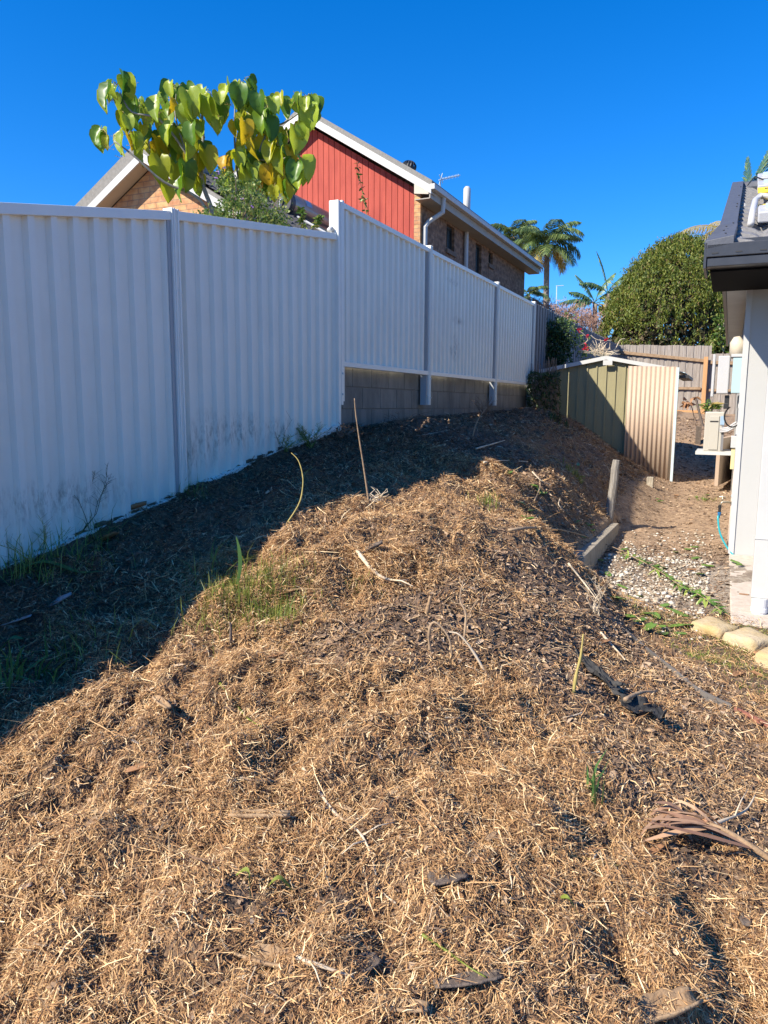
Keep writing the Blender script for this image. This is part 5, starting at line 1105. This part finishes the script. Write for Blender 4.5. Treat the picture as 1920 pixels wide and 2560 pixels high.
grass_tuft('grass_tuft', 1765, 1250, 60, .08, .03, .08, 'small green weed on the path near the tap', M['weed'], .8, .006)
grass_tuft('grass_tuft', 1390, 1050, 70, .10, .05, .16, 'green weeds at the top of the mound before the shed', M['dark_leaf'], .8, .02)
grass_tuft('grass_tuft', 900, 1470, 70, .035, .02, .06, 'low green seedlings near the pale curved stick', M['weed'], .8, .005)
for (pxs, lab) in ((((20, 1450), (110, 1430), (200, 1440), (258, 1456)), 'long green strap leaf lying at the foot of the left fence'), (((0, 1640), (30, 1625), (60, 1610)), 'short strap leaf at the left edge in shade'),
                   (((590, 1475), (600, 1420), (598, 1375), (590, 1340)), 'upright strap leaf standing at the shadow edge'), (((1400, 2265), (1420, 2290), (1450, 2318)), 'green leaf blade lying in the lower right foreground'),
                   (((1330, 1290), (1310, 1275), (1290, 1262)), 'dark strap leaf lying on the bank left of the stake'), (((590, 2206), (622, 2225), (626, 2300)), 'thin green blade in the left foreground'), (((670, 2235), (700, 2243), (735, 2248)), 'short green blade right of the thin blade')):
    pts = smooth_path([hit(*q_, .02+.03*(i % 2)) for i, q_ in enumerate(pxs)] if 'upright' not in lab else [hit(*pxs[0])]+[at(*q_, hit(*pxs[0]).y) for q_ in pxs[1:]], 5)
    mb = MB(); n_ = len(pts); s0 = Vector((0, 1, .2)) if 'upright' not in lab else Vector((1, 0, 0))
    wdt = (.009 if 'upright' in lab else .015) if pts[0].length > 2.6 else .007
    for i, q_ in enumerate(pts):
        w_ = wdt*math.sin(math.pi*(.12+.86*i/(n_-1))); mb.v += [tuple(q_-s0*w_), tuple(q_-UP*w_*.4), tuple(q_+s0*w_)]
    for i in range(n_-1):
        for j in range(2): k = 3*i+j; mb.f.append((k, k+3, k+4, k+1)); mb.m.append(0)
    tag(mb.build('strap_leaf', M['strap' if wdt > .008 else 'weed'], smooth=True), lab, 'leaf')
# feathery weeds and dry grass heads by the fence
def wispy(name, px, py, n_, H, lab, mt, lean=.4, cat='weed', sub=6, r_=.0018, toward=None):
    b_ = hit(px, py); mb = MB()
    for k in range(n_):
        d_ = (UP+rdir(-.1, .1)*lean*random.uniform(.3, 1)+(Vector(toward) if toward else Vector())).normalized(); L_ = H*random.uniform(.6, 1); side = rdir(-.1, .1)
        pts = [b_+rdir(-.1, .1)*.02+d_*L_*f+side*L_*.35*f*f-UP*L_*.12*f*f*lean for f in (0, .25, .5, .75, 1)]; mb.tube(pts, [r_, r_*.9, r_*.7, r_*.5, r_*.3], 4)
        for j in range(sub):
            f = random.uniform(.35, .95); i = int(f*4); a_ = pts[i].lerp(pts[min(i+1, 4)], f*4-i); e_ = a_+(d_*.6+rdir(-.2, .6)).normalized()*L_*random.uniform(.08, .2)
            mb.tube([a_, e_], [r_*.5, r_*.2], 3)
    return tag(mb.build(name, mt), lab, cat)
wispy('wispy_grass', 215, 1330, 4, .42, 'tall wispy grass seed head against the left fence panel', M['dark_leaf'], .5, sub=26)
wispy('wispy_grass', 90, 1420, 8, .38, 'arching wispy grass beside the long strap leaf', M['weed'], 1.2, sub=10)
wispy('feathery_weed', 775, 1120, 16, .26, 'feathery green weed at the foot of the fence near the block wall', M['weed'], .9, sub=26, r_=.0025)
wispy('feathery_weed', 712, 1130, 10, .24, 'feathery green weed left of the taller feathery weed', M['weed'], 1.3, sub=22, r_=.0025)
wispy('thin_vine', 700, 1135, 2, .55, 'thin bare vine arching in front of the second fence panel', M['twig'], .7, sub=1)
wispy('dead_bush', 1210, 1040, 26, .34, 'tangled dead bush at the foot of the block wall', M['twig'], 1.1, sub=8, r_=.003)
wispy('dead_bush', 1010, 1065, 14, .28, 'low dead twigs lying against the block wall', M['twig'], 1.6, sub=6, r_=.003)
wispy('dead_bush', 850, 1098, 12, .22, 'dark dead stems at the step of the fence', M['twig'], 1.6, sub=3, r_=.006)
wispy('dead_bush', 1490, 1540, 12, .30, 'pale spiky dead weed beside the end of the dark edging', M['stick_p'], .5, sub=5, r_=.002)
wispy('dead_bush', 150, 1400, 0, .3, '', M['twig']) if False else None
wispy('palm_sprout', 940, 1258, 12, .14, 'small dried palm sprout at the base of the standing stick', M['stick_p'], 1.4, sub=0, r_=.004, cat='sprout')
# ------------------------------------------------------------------ big leaved tree behind the fence
def limb(mb, pxs, r0_, r1_, n_=6, mi=0):
    pts = smooth_path([at(x_, y_, Y_) for x_, y_, Y_ in pxs], 4); k = len(pts); mb.tube(pts, [lerp(r0_, r1_, i/(k-1)) for i in range(k)], n_, mi); return pts
bt = thing('big_leaf_tree', 'small tree with big drooping heart shaped green and yellow leaves behind the fence', 'tree', Vector((at(545, 600, 8.4).x, 8.4, -.4)))
mb = MB(); b_ = at(548, 600, 8.4)
mb.tube([Vector((b_.x, b_.y, -.5)), b_], [.05, .035], 8)
limb(mb, ((548, 600, 8.4), (528, 520, 8.4), (505, 450, 8.4), (508, 360, 8.5), (505, 290, 8.5), (500, 230, 8.5)), .032, .010)
limb(mb, ((548, 600, 8.4), (500, 500, 8.3), (410, 455, 8.2), (335, 390, 8.1), (285, 352, 8.1)), .020, .008)
limb(mb, ((505, 450, 8.4), (470, 390, 8.3), (400, 300, 8.2), (330, 280, 8.2), (300, 232, 8.2)), .016, .007)
limb(mb, ((470, 390, 8.3), (440, 300, 8.4), (440, 235, 8.4)), .014, .006)
limb(mb, ((548, 560, 8.4), (600, 470, 8.5), (640, 400, 8.5), (672, 325, 8.6), (715, 305, 8.6), (775, 262, 8.6)), .022, .007)
limb(mb, ((600, 470, 8.5), (590, 400, 8.6), (586, 320, 8.6), (590, 225, 8.6)), .016, .007)
limb(mb, ((640, 400, 8.5), (700, 400, 8.4), (735, 380, 8.4)), .012, .005); limb(mb, ((672, 325, 8.6), (655, 280, 8.5)), .010, .005)
mb.build('trunk', M['branch_g'], bt, smooth=True)
def heart(mb, base, down, nrm, L_, W_, curl, mi):
    s_ = down.cross(nrm).normalized(); b0 = len(mb.v)
    rows = ((-.14, .24), (-.06, .40), (.10, .49), (.34, .51), (.58, .45), (.78, .31), (.92, .14), (1.03, .0))
    for i, (v_, w_) in enumerate(rows):
        vc = max(v_, .0) if i < 2 else v_
        for x_, wf in ((-1, 1), (-.5, .5), (0, 0), (.5, .5), (1, 1)):
            vv = v_ if wf > .4 else vc+ (.02 if i < 2 else 0)
            c_ = base+down*L_*vv+s_*W_*x_*w_+nrm*(-curl*L_*vv*vv + .62*W_*abs(x_*w_*2)**1.4*.5 + .02*math.sin(9*vv+x_*3+L_*90)*L_/.2*.5)
            mb.v.append(tuple(c_))
    for i in range(len(rows)-1):
        for j in range(4): k = b0+5*i+j; mb.f.append((k, k+5, k+6, k+1)); mb.m.append(mi)
camdir = Vector((0, -1, -.2))
CL = [(292,222,46,9,.05),(300,290,30,5,.6),(268,342,26,5,.1),(318,352,28,5,.15),(350,282,34,6,.1),(395,300,34,6,.35),(440,232,44,9,.0),(415,262,26,4,.1),(470,262,30,6,.05),(500,240,30,5,.0),(530,245,30,5,.0),(573,238,34,7,.05),(605,215,30,7,.0),(640,262,28,6,.05),(672,270,30,5,.1),(698,262,26,4,.05),(765,250,34,8,.0),(738,272,26,5,.1),(780,285,22,4,.0),
      (378,372,30,5,.8),(425,345,28,5,.5),(400,412,28,4,.4),(450,375,28,6,.4),(480,340,28,4,.2),(440,325,26,5,.3),(500,325,26,3,.15),(548,300,26,5,.8),(595,305,26,5,.75),(620,300,22,3,.7),(635,355,20,3,.9),(655,300,22,4,.2),(505,385,26,3,.8),(480,405,30,6,.45),(450,430,30,6,.5),(408,455,24,3,.9),(480,455,26,4,.7),(575,405,28,5,.35),(605,395,24,4,.4),(642,400,24,4,.35),(620,420,24,4,.25),(585,435,24,3,.6),(695,370,26,4,.7),(715,385,20,3,.8),(720,345,22,4,.5),(738,330,22,3,.3),(700,420,26,4,.6),(735,410,28,5,.15),(750,430,24,4,.15),(690,465,24,4,.75),(672,440,20,3,.5),(718,462,20,3,.3),(345,330,20,2,.2)]
mb = MB(); petg = []
for (px, py, r_, n_, yel) in CL:
    for k in range(n_):
        a = random.uniform(0, 6.28); q_ = math.sqrt(random.random())*r_*.85; Y_ = 8.45+random.uniform(-.35, .35)
        base = at(px+math.cos(a)*q_, py-12+math.sin(a)*q_*.8, Y_); out = Vector((math.cos(a), random.uniform(-1, .5), 0)).normalized()
        down = (-UP+out*random.uniform(.05, .45)+rdir()*.12).normalized(); nrm = (Vector((math.cos(a)*.6, -1+random.uniform(-.2, .7), .35))+rdir()*.45).normalized(); nrm = (nrm-down*nrm.dot(down)).normalized()
        L_ = random.choice((random.uniform(.13, .18), random.uniform(.18, .265))); heart(mb, base, down, nrm, L_, L_*random.uniform(.72, .95), random.uniform(-.05, .5), 1 if random.random() < yel else 0)
        ctr = at(px, py-r_*.2, 8.5); petg.append((base, base.lerp(ctr, .6)+UP*.03, ctr))
mb.build('leaves', [M['leaf'], M['leaf_y']], bt, smooth=True)
mb = MB()
for g in petg: mb.tube(g, .0028, 4, cap=False)
mb.build('leaf_stalks', M['stick_y'], bt)
for (px, py, n_) in ((275, 250, 14), (325, 215, 16), (285, 340, 12), (362, 295, 12), (300, 395, 5), (395, 260, 6), (530, 265, 14), (575, 262, 10), (600, 235, 8), (740, 245, 8), (270, 370, 10), (350, 360, 5)):
    mb = MB(); c0_ = at(px, py, 8.25)
    for k in range(n_):
        q_ = at(px+random.gauss(0, 9), py+random.gauss(0, 8), 8.25); mb.tube([c0_, c0_.lerp(q_, .9), q_], [.0015, .0015, .006], 4)
    mb.build('flower_sprig', M['palm_y'], bt)
# ------------------------------------------------------------------ leafy clouds
def leafcloud(name, C, L, W, mt, parent=None, upb=0.0, mi=None, down=False):
    """C (N,3) leaf centres -> folded diamond leaves"""
    N = len(C); d = RNG.normal(0, 1, (N, 3)); d[:, 2] += upb; d /= np.linalg.norm(d, axis=1)[:, None]
    r_ = RNG.normal(0, 1, (N, 3)); s_ = np.cross(d, r_); s_ /= np.linalg.norm(s_, axis=1)[:, None]; nn = np.cross(s_, d)
    L = np.broadcast_to(L, (N,))[:, None]; W = np.broadcast_to(W, (N,))[:, None]
    V = np.stack([C-d*L*.5, C-s_*W*.5+nn*W*.15, C+d*L*.5, C+s_*W*.5+nn*W*.15], 1)
    return np_mesh(name, V, 4, [(0, 1, 2, 3)], mt, parent, mi)
def cloud_px(pxy, n_, sx, sy, Y, dY):
    out = []
    for i in range(n_):
        x_, y_ = random.choice(pxy); out.append(at(x_+random.gauss(0, sx), y_+random.gauss(0, sy), Y+random.uniform(-dY, dY))[:])
    return np.array(out)
fs = thing('flowering_shrub', 'bushy green shrub with a few small purple flowers under the big leaved tree', 'shrub', Vector((at(600, 560, 7.4).x, 7.4, -.4)))
ctr = [(500,560),(520,545),(545,540),(560,520),(580,500),(600,510),(620,520),(590,540),(640,530),(560,560),(600,560),(640,560),(670,555),(690,540),(700,560),(610,480),(630,490),(575,470),(650,500),(660,530),(560,590),(620,590),(680,590)]
leafcloud('foliage', cloud_px(ctr, 3600, 13, 13, 7.4, .35), RNG.uniform(.025, .05, 3600), RNG.uniform(.012, .024, 3600), M['leaf_b'], fs, .3)
leafcloud('foliage', cloud_px([(550,430),(556,455),(562,480),(575,440),(590,460),(700,500),(710,520),(545,450),(640,460)], 420, 9, 9, 7.5, .15), RNG.uniform(.03, .05, 420), RNG.uniform(.015, .025, 420), M['leaf_b'], fs, .3)
mb = MB()
for k in range(26):
    x0 = random.uniform(560, 640); x1, y1 = random.choice(ctr+[(550, 430), (590, 450), (700, 500)]); mb.tube([at(x0, 620, 7.4), at((x0+x1)/2, 570, 7.4), at(x1, y1-10, 7.4+random.uniform(-.2, .2))], [.008, .006, .003], 5)
for q_ in [Vector((at(600, 620, 7.4).x, 7.4, -.4))]: mb.tube([q_, at(600, 615, 7.4)], [.03, .02], 6)
mb.build('stems', M['twig'], fs)
for (x_, y_) in ((543, 428), (548, 436), (629, 517), (560, 420), (540, 445), (606, 497)):
    mb = MB()
    for k in range(5): leaf6(mb, at(x_, y_, 7.1), rdir(-.5, .8), rdir(.2, 1), .022, .018, .1)
    mb.build('flower', M['purple'], fs)
for (pts, lab) in ((((758, 575, 7.6), (756, 545, 7.6), (752, 522, 7.6)), 'small leafy shoot in front of the hot water tank'), (((785, 575, 7.8), (792, 552, 7.8), (803, 538, 7.8)), 'thin leafy shoot at the right end of the hot water tank'), (((922, 570, 9.), (912, 510, 9.), (904, 470, 9.), (893, 408, 9.)), 'tall thin leafy vine shoot in front of the red cladding')):
    rt_ = thing('leafy_shoot', lab, 'plant', Vector((at(*pts[0]).x, pts[0][2], -.3))); mb = MB(); pp = limb(mb, pts, .005, .003); q_ = at(*pts[0]); mb.tube([Vector((q_.x, q_.y, -.4)), q_], .006, 5); mb.build('stem', M['stick_y'], rt_)
    mb = MB()
    for q_ in pp[2:]:
        for k in range(4 if 'tall' in lab else 9): leaf6(mb, q_+rdir()*.01, (rdir(-.8, .5)).normalized(), (rdir(0, 1)+UP*.3).normalized(), random.uniform(.035, .065), random.uniform(.022, .036), .3)
    mb.build('leaves', M['leaf_b'], rt_)
# ------------------------------------------------------------------ palms
def frond(mb, base, az, el, L_, droop, nl, ll, mi=0, hang=.6, w_=.02, rr=.02):
    hd = Vector((math.cos(az), math.sin(az), 0)); pts = []
    for i in range(11):
        f = i/10; e_ = el-droop*f**1.3; pts.append((pts[-1] if pts else base)+(hd*math.cos(e_)+UP*math.sin(e_))*L_/10 if pts else base.copy())
    mb.tube(pts, [rr*(1-.8*i/10) for i in range(11)], 5, mi, cap=False)
    sd_ = hd.cross(UP).normalized()
    for k in range(nl):
        f = .15+.85*(k+random.random()*.5)/nl; i = min(int(f*10), 9); q_ = pts[i].lerp(pts[i+1], f*10-i); td = (pts[i+1]-pts[i]).normalized()
        for s_ in (-1, 1):
            l_ = ll*math.sin(math.pi*(.18+.76*f))*random.uniform(.8, 1.1); d_ = (sd_*s_+td*.75+UP*random.uniform(-.1, .3)).normalized()
            a_ = q_; b_ = q_+d_*l_*.5-UP*l_*hang*.18; c_ = q_+d_*l_*.85-UP*l_*hang*.8; wv = td*w_*.5
            b0 = len(mb.v); mb.v += [tuple(a_-wv*.5), tuple(a_+wv*.5), tuple(b_-wv), tuple(b_+wv), tuple(c_-wv*.15), tuple(c_+wv*.15)]
            mb.f += [(b0, b0+2, b0+3, b0+1), (b0+2, b0+4, b0+5, b0+3)]; mb.m += [mi, mi]
def palm(px, py, Y, L_, nf, lab, leafm='palm', tr=.14, trunkbase=None, ll=.55, hang=.7, wl=.035, els=(-.3, 1.3), dead=2, azs=None, curved=0, basez=-.5):
    c_ = at(px, py, Y); root = thing('palm_tree', lab, 'palm tree', Vector((c_.x, c_.y, basez)), 'palms beyond the fences')
    tbx = at(*(trunkbase or (px, py+200)), Y).x
    mb = MB(); pts = [Vector((tbx, c_.y, basez)), Vector((lerp(tbx, c_.x, .6), c_.y, lerp(basez, c_.z, .5))), c_]; pts = smooth_path(pts, 4); mb.tube(pts, [lerp(tr, tr*.6, i/(len(pts)-1)) for i in range(len(pts))], 10); mb.build('trunk', M['trunk'], root, smooth=True)
    k = 0
    for i in range(nf):
        az = azs[i][0] if azs else i*2.399+random.uniform(-.2, .2); el = azs[i][1] if azs else lerp(els[1], els[0], (i+.5)/nf)
        mi = 1 if (i >= nf-dead) else 0
        mb = MB(); frond(mb, c_+UP*random.uniform(-.05, .1), az, el, L_*random.uniform(.85, 1.05)*(azs[i][2] if azs else 1), random.uniform(1.0, 1.7) if not azs else azs[i][3], 52, ll, mi, hang, wl)
        mb.build('frond', [M[leafm], M['palm_y']], root)
    return root
palm(1285, 592, 44, 1.9, 18, 'feathery palm half hidden behind the brick house gutter', trunkbase=(1290, 740), ll=.75, wl=.05)
palm(1368, 612, 38, 2.0, 22, 'tall single trunk palm with drooping fronds right of the brick house', trunkbase=(1372, 745), ll=.8, dead=3, tr=.20, wl=.05)
palm(1322, 740, 34, 1.2, 9, 'small dark palm low beside the brick house corner', trunkbase=(1322, 800), ll=.4, wl=.04, dead=0)
palm(1488, 760, 30, 1.5, 9, 'young palm with yellowing fronds left of the round conifer', 'palm_b', azs=[(math.pi*.98, .9, .9, .9), (math.pi, .45, 1.1, .9), (2.6, 1.2, 1., .5), (.2, 1.25, .9, .6), (.1, .75, 1., .7), (-.3, .35, .9, .8), (3.4, .15, .9, .9), (-.2, .1, .8, 1.1), (.3, -.1, .8, .9)], ll=.45, wl=.05, dead=2, trunkbase=(1490, 850))
palm(1520, 735, 29, 1.5, 6, 'blue green palm with upright fronds against the conifer', 'palm_b', azs=[(2.9, 1.45, 1.1, .35), (.2, 1.0, 1.1, .8), (.1, .6, 1.1, .9), (3.2, .8, .8, 1.), (-.4, .8, .9, .6), (.5, .3, .8, .8)], ll=.40, wl=.05, dead=0, trunkbase=(1500, 850))
palm(1868, 530, 24, 2.2, 6, 'palm with upright fronds behind the grey tiled roof', 'palm_b', azs=[(.3, 1.25, 1.0, .25), (3.1, 1.50, .85, .0), (.2, 1.0, 1., .4), (.1, .7, .9, .4), (.0, 1.35, .9, .2), (.2, .4, .8, .6)], ll=.55, wl=.045, dead=0, trunkbase=(1868, 800), hang=.15)
palm(1822, 575, 27, 2.1, 6, 'palm with bare dry fronds drooping behind the charcoal gutter', 'palm', azs=[(math.pi, .42, 1., 1.15), (2.9, .2, .8, 1.6), (3.3, -.2, .75, 1.2), (0, .5, .8, 1.), (1.6, .8, .8, 1.), (2.6, -.2, .9, 1.4)], ll=.45, wl=.025, dead=6, trunkbase=(1830, 800), hang=1.1)
# ------------------------------------------------------------------ conifer, twiggy shrub, climbers
cf = at(1705, 800, 26.0); con = thing('conifer_tree', 'big rounded yellow green conifer behind the back paling fence', 'tree', Vector((cf.x, cf.y+.5, -.3)))
H_ = at(1690, 604, 26.0).z; z0_ = .4; RX = 2.75
def dome(th, zf): # radius at height fraction
    r_ = (1-max(0, (zf-.18)/.82)**1.9)**.62 if zf > .18 else .82+.18*zf/.18
    return r_*(1+.07*math.sin(3*th+1)+.05*math.sin(7*th+zf*9))
Cc = []; Mi = []
for k in range(3600):
    th = random.uniform(0, 6.283); zf = random.random()**.85; r_ = dome(th, zf)*RX*(.86+.22*float(fbm(np.array([th*2.6+9]), np.array([zf*6]), 61, 2)[0]))*random.uniform(.93, 1.07); x_ = con.location.x+math.cos(th)*r_; y_ = con.location.y+math.sin(th)*r_*.85; z_ = z0_+zf*(H_-z0_)
    lower = zf < .5 and (fbm(np.array([x_*1.3]), np.array([z_*1.4]), 77, 2)[0] > .58-.75*(.5-zf)); n_ = 24
    if lower and random.random() < .85: n_ = 3
    hh = random.uniform(.12, .45)
    out_ = Vector((math.cos(th), math.sin(th), .7)).normalized()
    for j in range(n_):
        f = random.random(); Cc.append((x_+random.gauss(0, .055)+out_.x*f*hh*.5, y_+random.gauss(0, .055)+out_.y*f*hh*.5, z_+f*hh+random.gauss(0, .03)))
Cc = np.array(Cc); leafcloud('foliage', Cc, RNG.uniform(.07, .15, len(Cc)), RNG.uniform(.022, .045, len(Cc)), M['conif'], con, 1.6)
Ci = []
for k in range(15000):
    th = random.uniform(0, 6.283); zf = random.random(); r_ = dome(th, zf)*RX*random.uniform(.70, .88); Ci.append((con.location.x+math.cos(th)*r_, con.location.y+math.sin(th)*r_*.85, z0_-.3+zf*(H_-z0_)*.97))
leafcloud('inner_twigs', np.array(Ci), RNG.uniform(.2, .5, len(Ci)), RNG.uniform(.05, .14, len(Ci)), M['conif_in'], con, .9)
mb = MB(); mb.tube([con.location, con.location+UP*2, con.location+UP*(H_-.6)], [.16, .12, .04], 8); mb.build('trunk', M['trunk'], con)
rs_ = at(1400, 800, 22.5); bs = thing('twiggy_shrub', 'bare reddish brown twiggy shrub above the grey side paling fence', 'shrub', Vector((rs_.x-.3, rs_.y, -.2)))
pts_ = [(x_, lerp(770, 800, (x_-1320)/170)) for x_ in range(1310, 1500, 10)]
C_ = []
for k in range(5200):
    x_, y_ = random.choice(pts_); yy = y_+random.gauss(4, 16); 
    if yy < 736+(abs(x_-1370)*.16): continue
    C_.append(at(x_+random.gauss(0, 8), yy, 21.+random.uniform(-.4, 1.0))[:])
leafcloud('twigs', np.array(C_), RNG.uniform(.10, .24, len(C_)), RNG.uniform(.008, .018, len(C_)), M['twig_r'], bs, .9)
mb = MB()
for x_ in range(1330, 1490, 18): q_ = at(x_, 830, 21.3); mb.tube([Vector((q_.x, q_.y, -.2)), q_, at(x_+random.uniform(-15, 15), 775, 21.3)], [.04, .03, .01], 5)
mb.build('stems', M['twig_r'], bs)
g2 = thing('leafy_shrub', 'bright green leafy shrub beside the conifer at the white house eave', 'shrub', Vector((at(1810, 860, 24.3).x, 24.3, -.2)))
C_ = cloud_px([(1795, 800), (1810, 790), (1820, 820), (1800, 830), (1790, 850), (1805, 860), (1825, 870), (1840, 878), (1815, 845), (1780, 870), (1850, 882)], 900, 9, 10, 24.3, .3); leafcloud('foliage', C_, RNG.uniform(.09, .16, 900), RNG.uniform(.04, .07, 900), M['leaf_b'], g2, .0)
mb = MB()
for (x_, y_) in ((1795, 800), (1810, 790), (1825, 830), (1800, 840)): mb.tube([Vector((at(1808, 900, 24.3).x, 24.3, -.2)), at(1808, 880, 24.3), at(x_, y_, 24.3)], [.03, .02, .01], 5)
mb.build('stems', M['stick_p'], g2)
bg_ = thing('bougainvillea', 'dark climbing bougainvillea with red flowers against the grey side paling fence', 'climber', Vector((at(1360, 1040, 14.).x, 14., -.2)))
ctr = [(1352,835),(1370,820),(1390,830),(1405,815),(1350,860),(1370,860),(1395,865),(1360,890),(1380,900),(1345,905),(1400,845),(1415,880),(1365,930),(1345,940),(1420,850),(1400,900),(1390,920)]
leafcloud('foliage', cloud_px(ctr, 4200, 11, 13, 14.0, .25), RNG.uniform(.04, .08, 4200), RNG.uniform(.025, .045, 4200), M['dark_leaf'], bg_, .0)
leafcloud('foliage', cloud_px([(1410,805),(1425,812),(1440,835),(1452,850),(1430,800),(1455,870),(1460,885),(1470,890)], 260, 9, 9, 14.2, .2), RNG.uniform(.04, .08, 260), RNG.uniform(.025, .045, 260), M['leaf_b'], bg_, .0)
for (fx, fy, fn) in ((1447, 824, 12), (1467, 842, 8), (1466, 866, 12), (1340, 901, 22), (1390, 924, 16), (1512, 848, 10), (1462, 874, 8)):
    leafcloud('flower', cloud_px([(fx, fy)], fn, 3, 3, 13.8, .03), .05, .035, M['redf'], bg_)
mb = MB()
for k in range(34):
    x0 = random.choice((1350, 1362, 1378, 1396)); x1 = x0+random.uniform(-26, 34); mb.tube([at(x0, 1060, 12.4), at((x0+x1)/2+random.uniform(-8, 8), 980, 12.4), at(x1, random.uniform(890, 930), 12.5)], [.012, .009, .005], 5)
mb.build('stems', M['twig'], bg_)
mb = MB()
for k in range(46):
    q_ = at(1505+random.uniform(-20, 12), 885+random.uniform(-6, 8), 13.9); a = random.uniform(-2.9, .2); e_ = at(1495+math.cos(a)*random.uniform(20, 58), 885+math.sin(a)*random.uniform(10, 40), 13.9+random.uniform(-.2, .2)); mb.tube([q_, q_.lerp(e_, .5)+rdir()*.04, e_], [.009, .006, .003], 4)
limb(mb, ((1500, 890, 13.9), (1535, 875, 13.9), (1550, 850, 13.9), (1563, 847, 13.9)), .010, .004); limb(mb, ((1477, 838, 13.9), (1490, 848, 13.9), (1510, 852, 13.9), (1530, 850, 13.9)), .008, .004); limb(mb, ((1430, 870, 14), (1470, 850, 14), (1440, 820, 14)), .008, .004)
mb.build('bare_twigs', M['stick_p'], bg_)
und = []
for k in range(1500):
    x_ = random.uniform(1318, 1400); und.append(at(x_, random.uniform(930, 1050), 12.45+random.uniform(-.15, .15))[:])
leafcloud('undergrowth', np.array(und), RNG.uniform(.06, .14, 1500), RNG.uniform(.01, .03, 1500), M['dark_leaf'], bg_, .4)
cr = thing('spiky_plant', 'green and orange spiky plant above the air conditioner by the back fence', 'plant', Vector((at(1780, 1030, 19.5).x, 19.5, -.3)))
mb = MB()
for k in range(60): leaf6(mb, at(1780+random.gauss(0, 8), 1018+random.gauss(0, 5), 19.5), rdir(-.1, .9), rdir(.1, 1), random.uniform(.2, .38), .05, .5, 1 if random.random() < .12 else 0)
mb.build('leaves', [M['leaf_b'], M['palm_y']], cr)
mb = MB(); q_ = at(1780, 1022, 19.5); mb.tube([Vector((q_.x, q_.y, -.6)), q_], [.03, .02], 6); mb.build('stem', M['trunk'], cr)
dl_ = thing('wilted_plant', 'brown wilted leaves on a stem beside the leaning pole', 'plant', Vector((at(1738, 1040, 18.).x, 18., -.5)))
mb = MB()
for k in range(16): leaf6(mb, at(1722+random.gauss(0, 12), 1005+random.gauss(0, 8), 18.), rdir(-.8, .2), rdir(0, 1), random.uniform(.15, .28), .09, .4)
mb.build('leaves', M['dleaf'], dl_)
mb = MB(); mb.tube([at(1740, 1060, 18), at(1728, 1012, 18), at(1712, 1000, 18)], [.015, .012, .008], 5); mb.build('stem', M['twig'], dl_)
# far aerial pole
mb = MB(); mb.tube([at(1391, 760, 60), at(1392, 714, 60)], .04, 5); mb.tube([at(1390, 715, 60), at(1409, 714, 60)], .03, 5); mb.tube([at(1391, 760, 60), Vector((at(1391, 760, 60).x, 60, -.4))], .07, 5)
tag(mb.build('far_aerial', M['zinc']), 'thin distant aerial pole on the skyline above the twiggy shrub', 'aerial')
#PART4
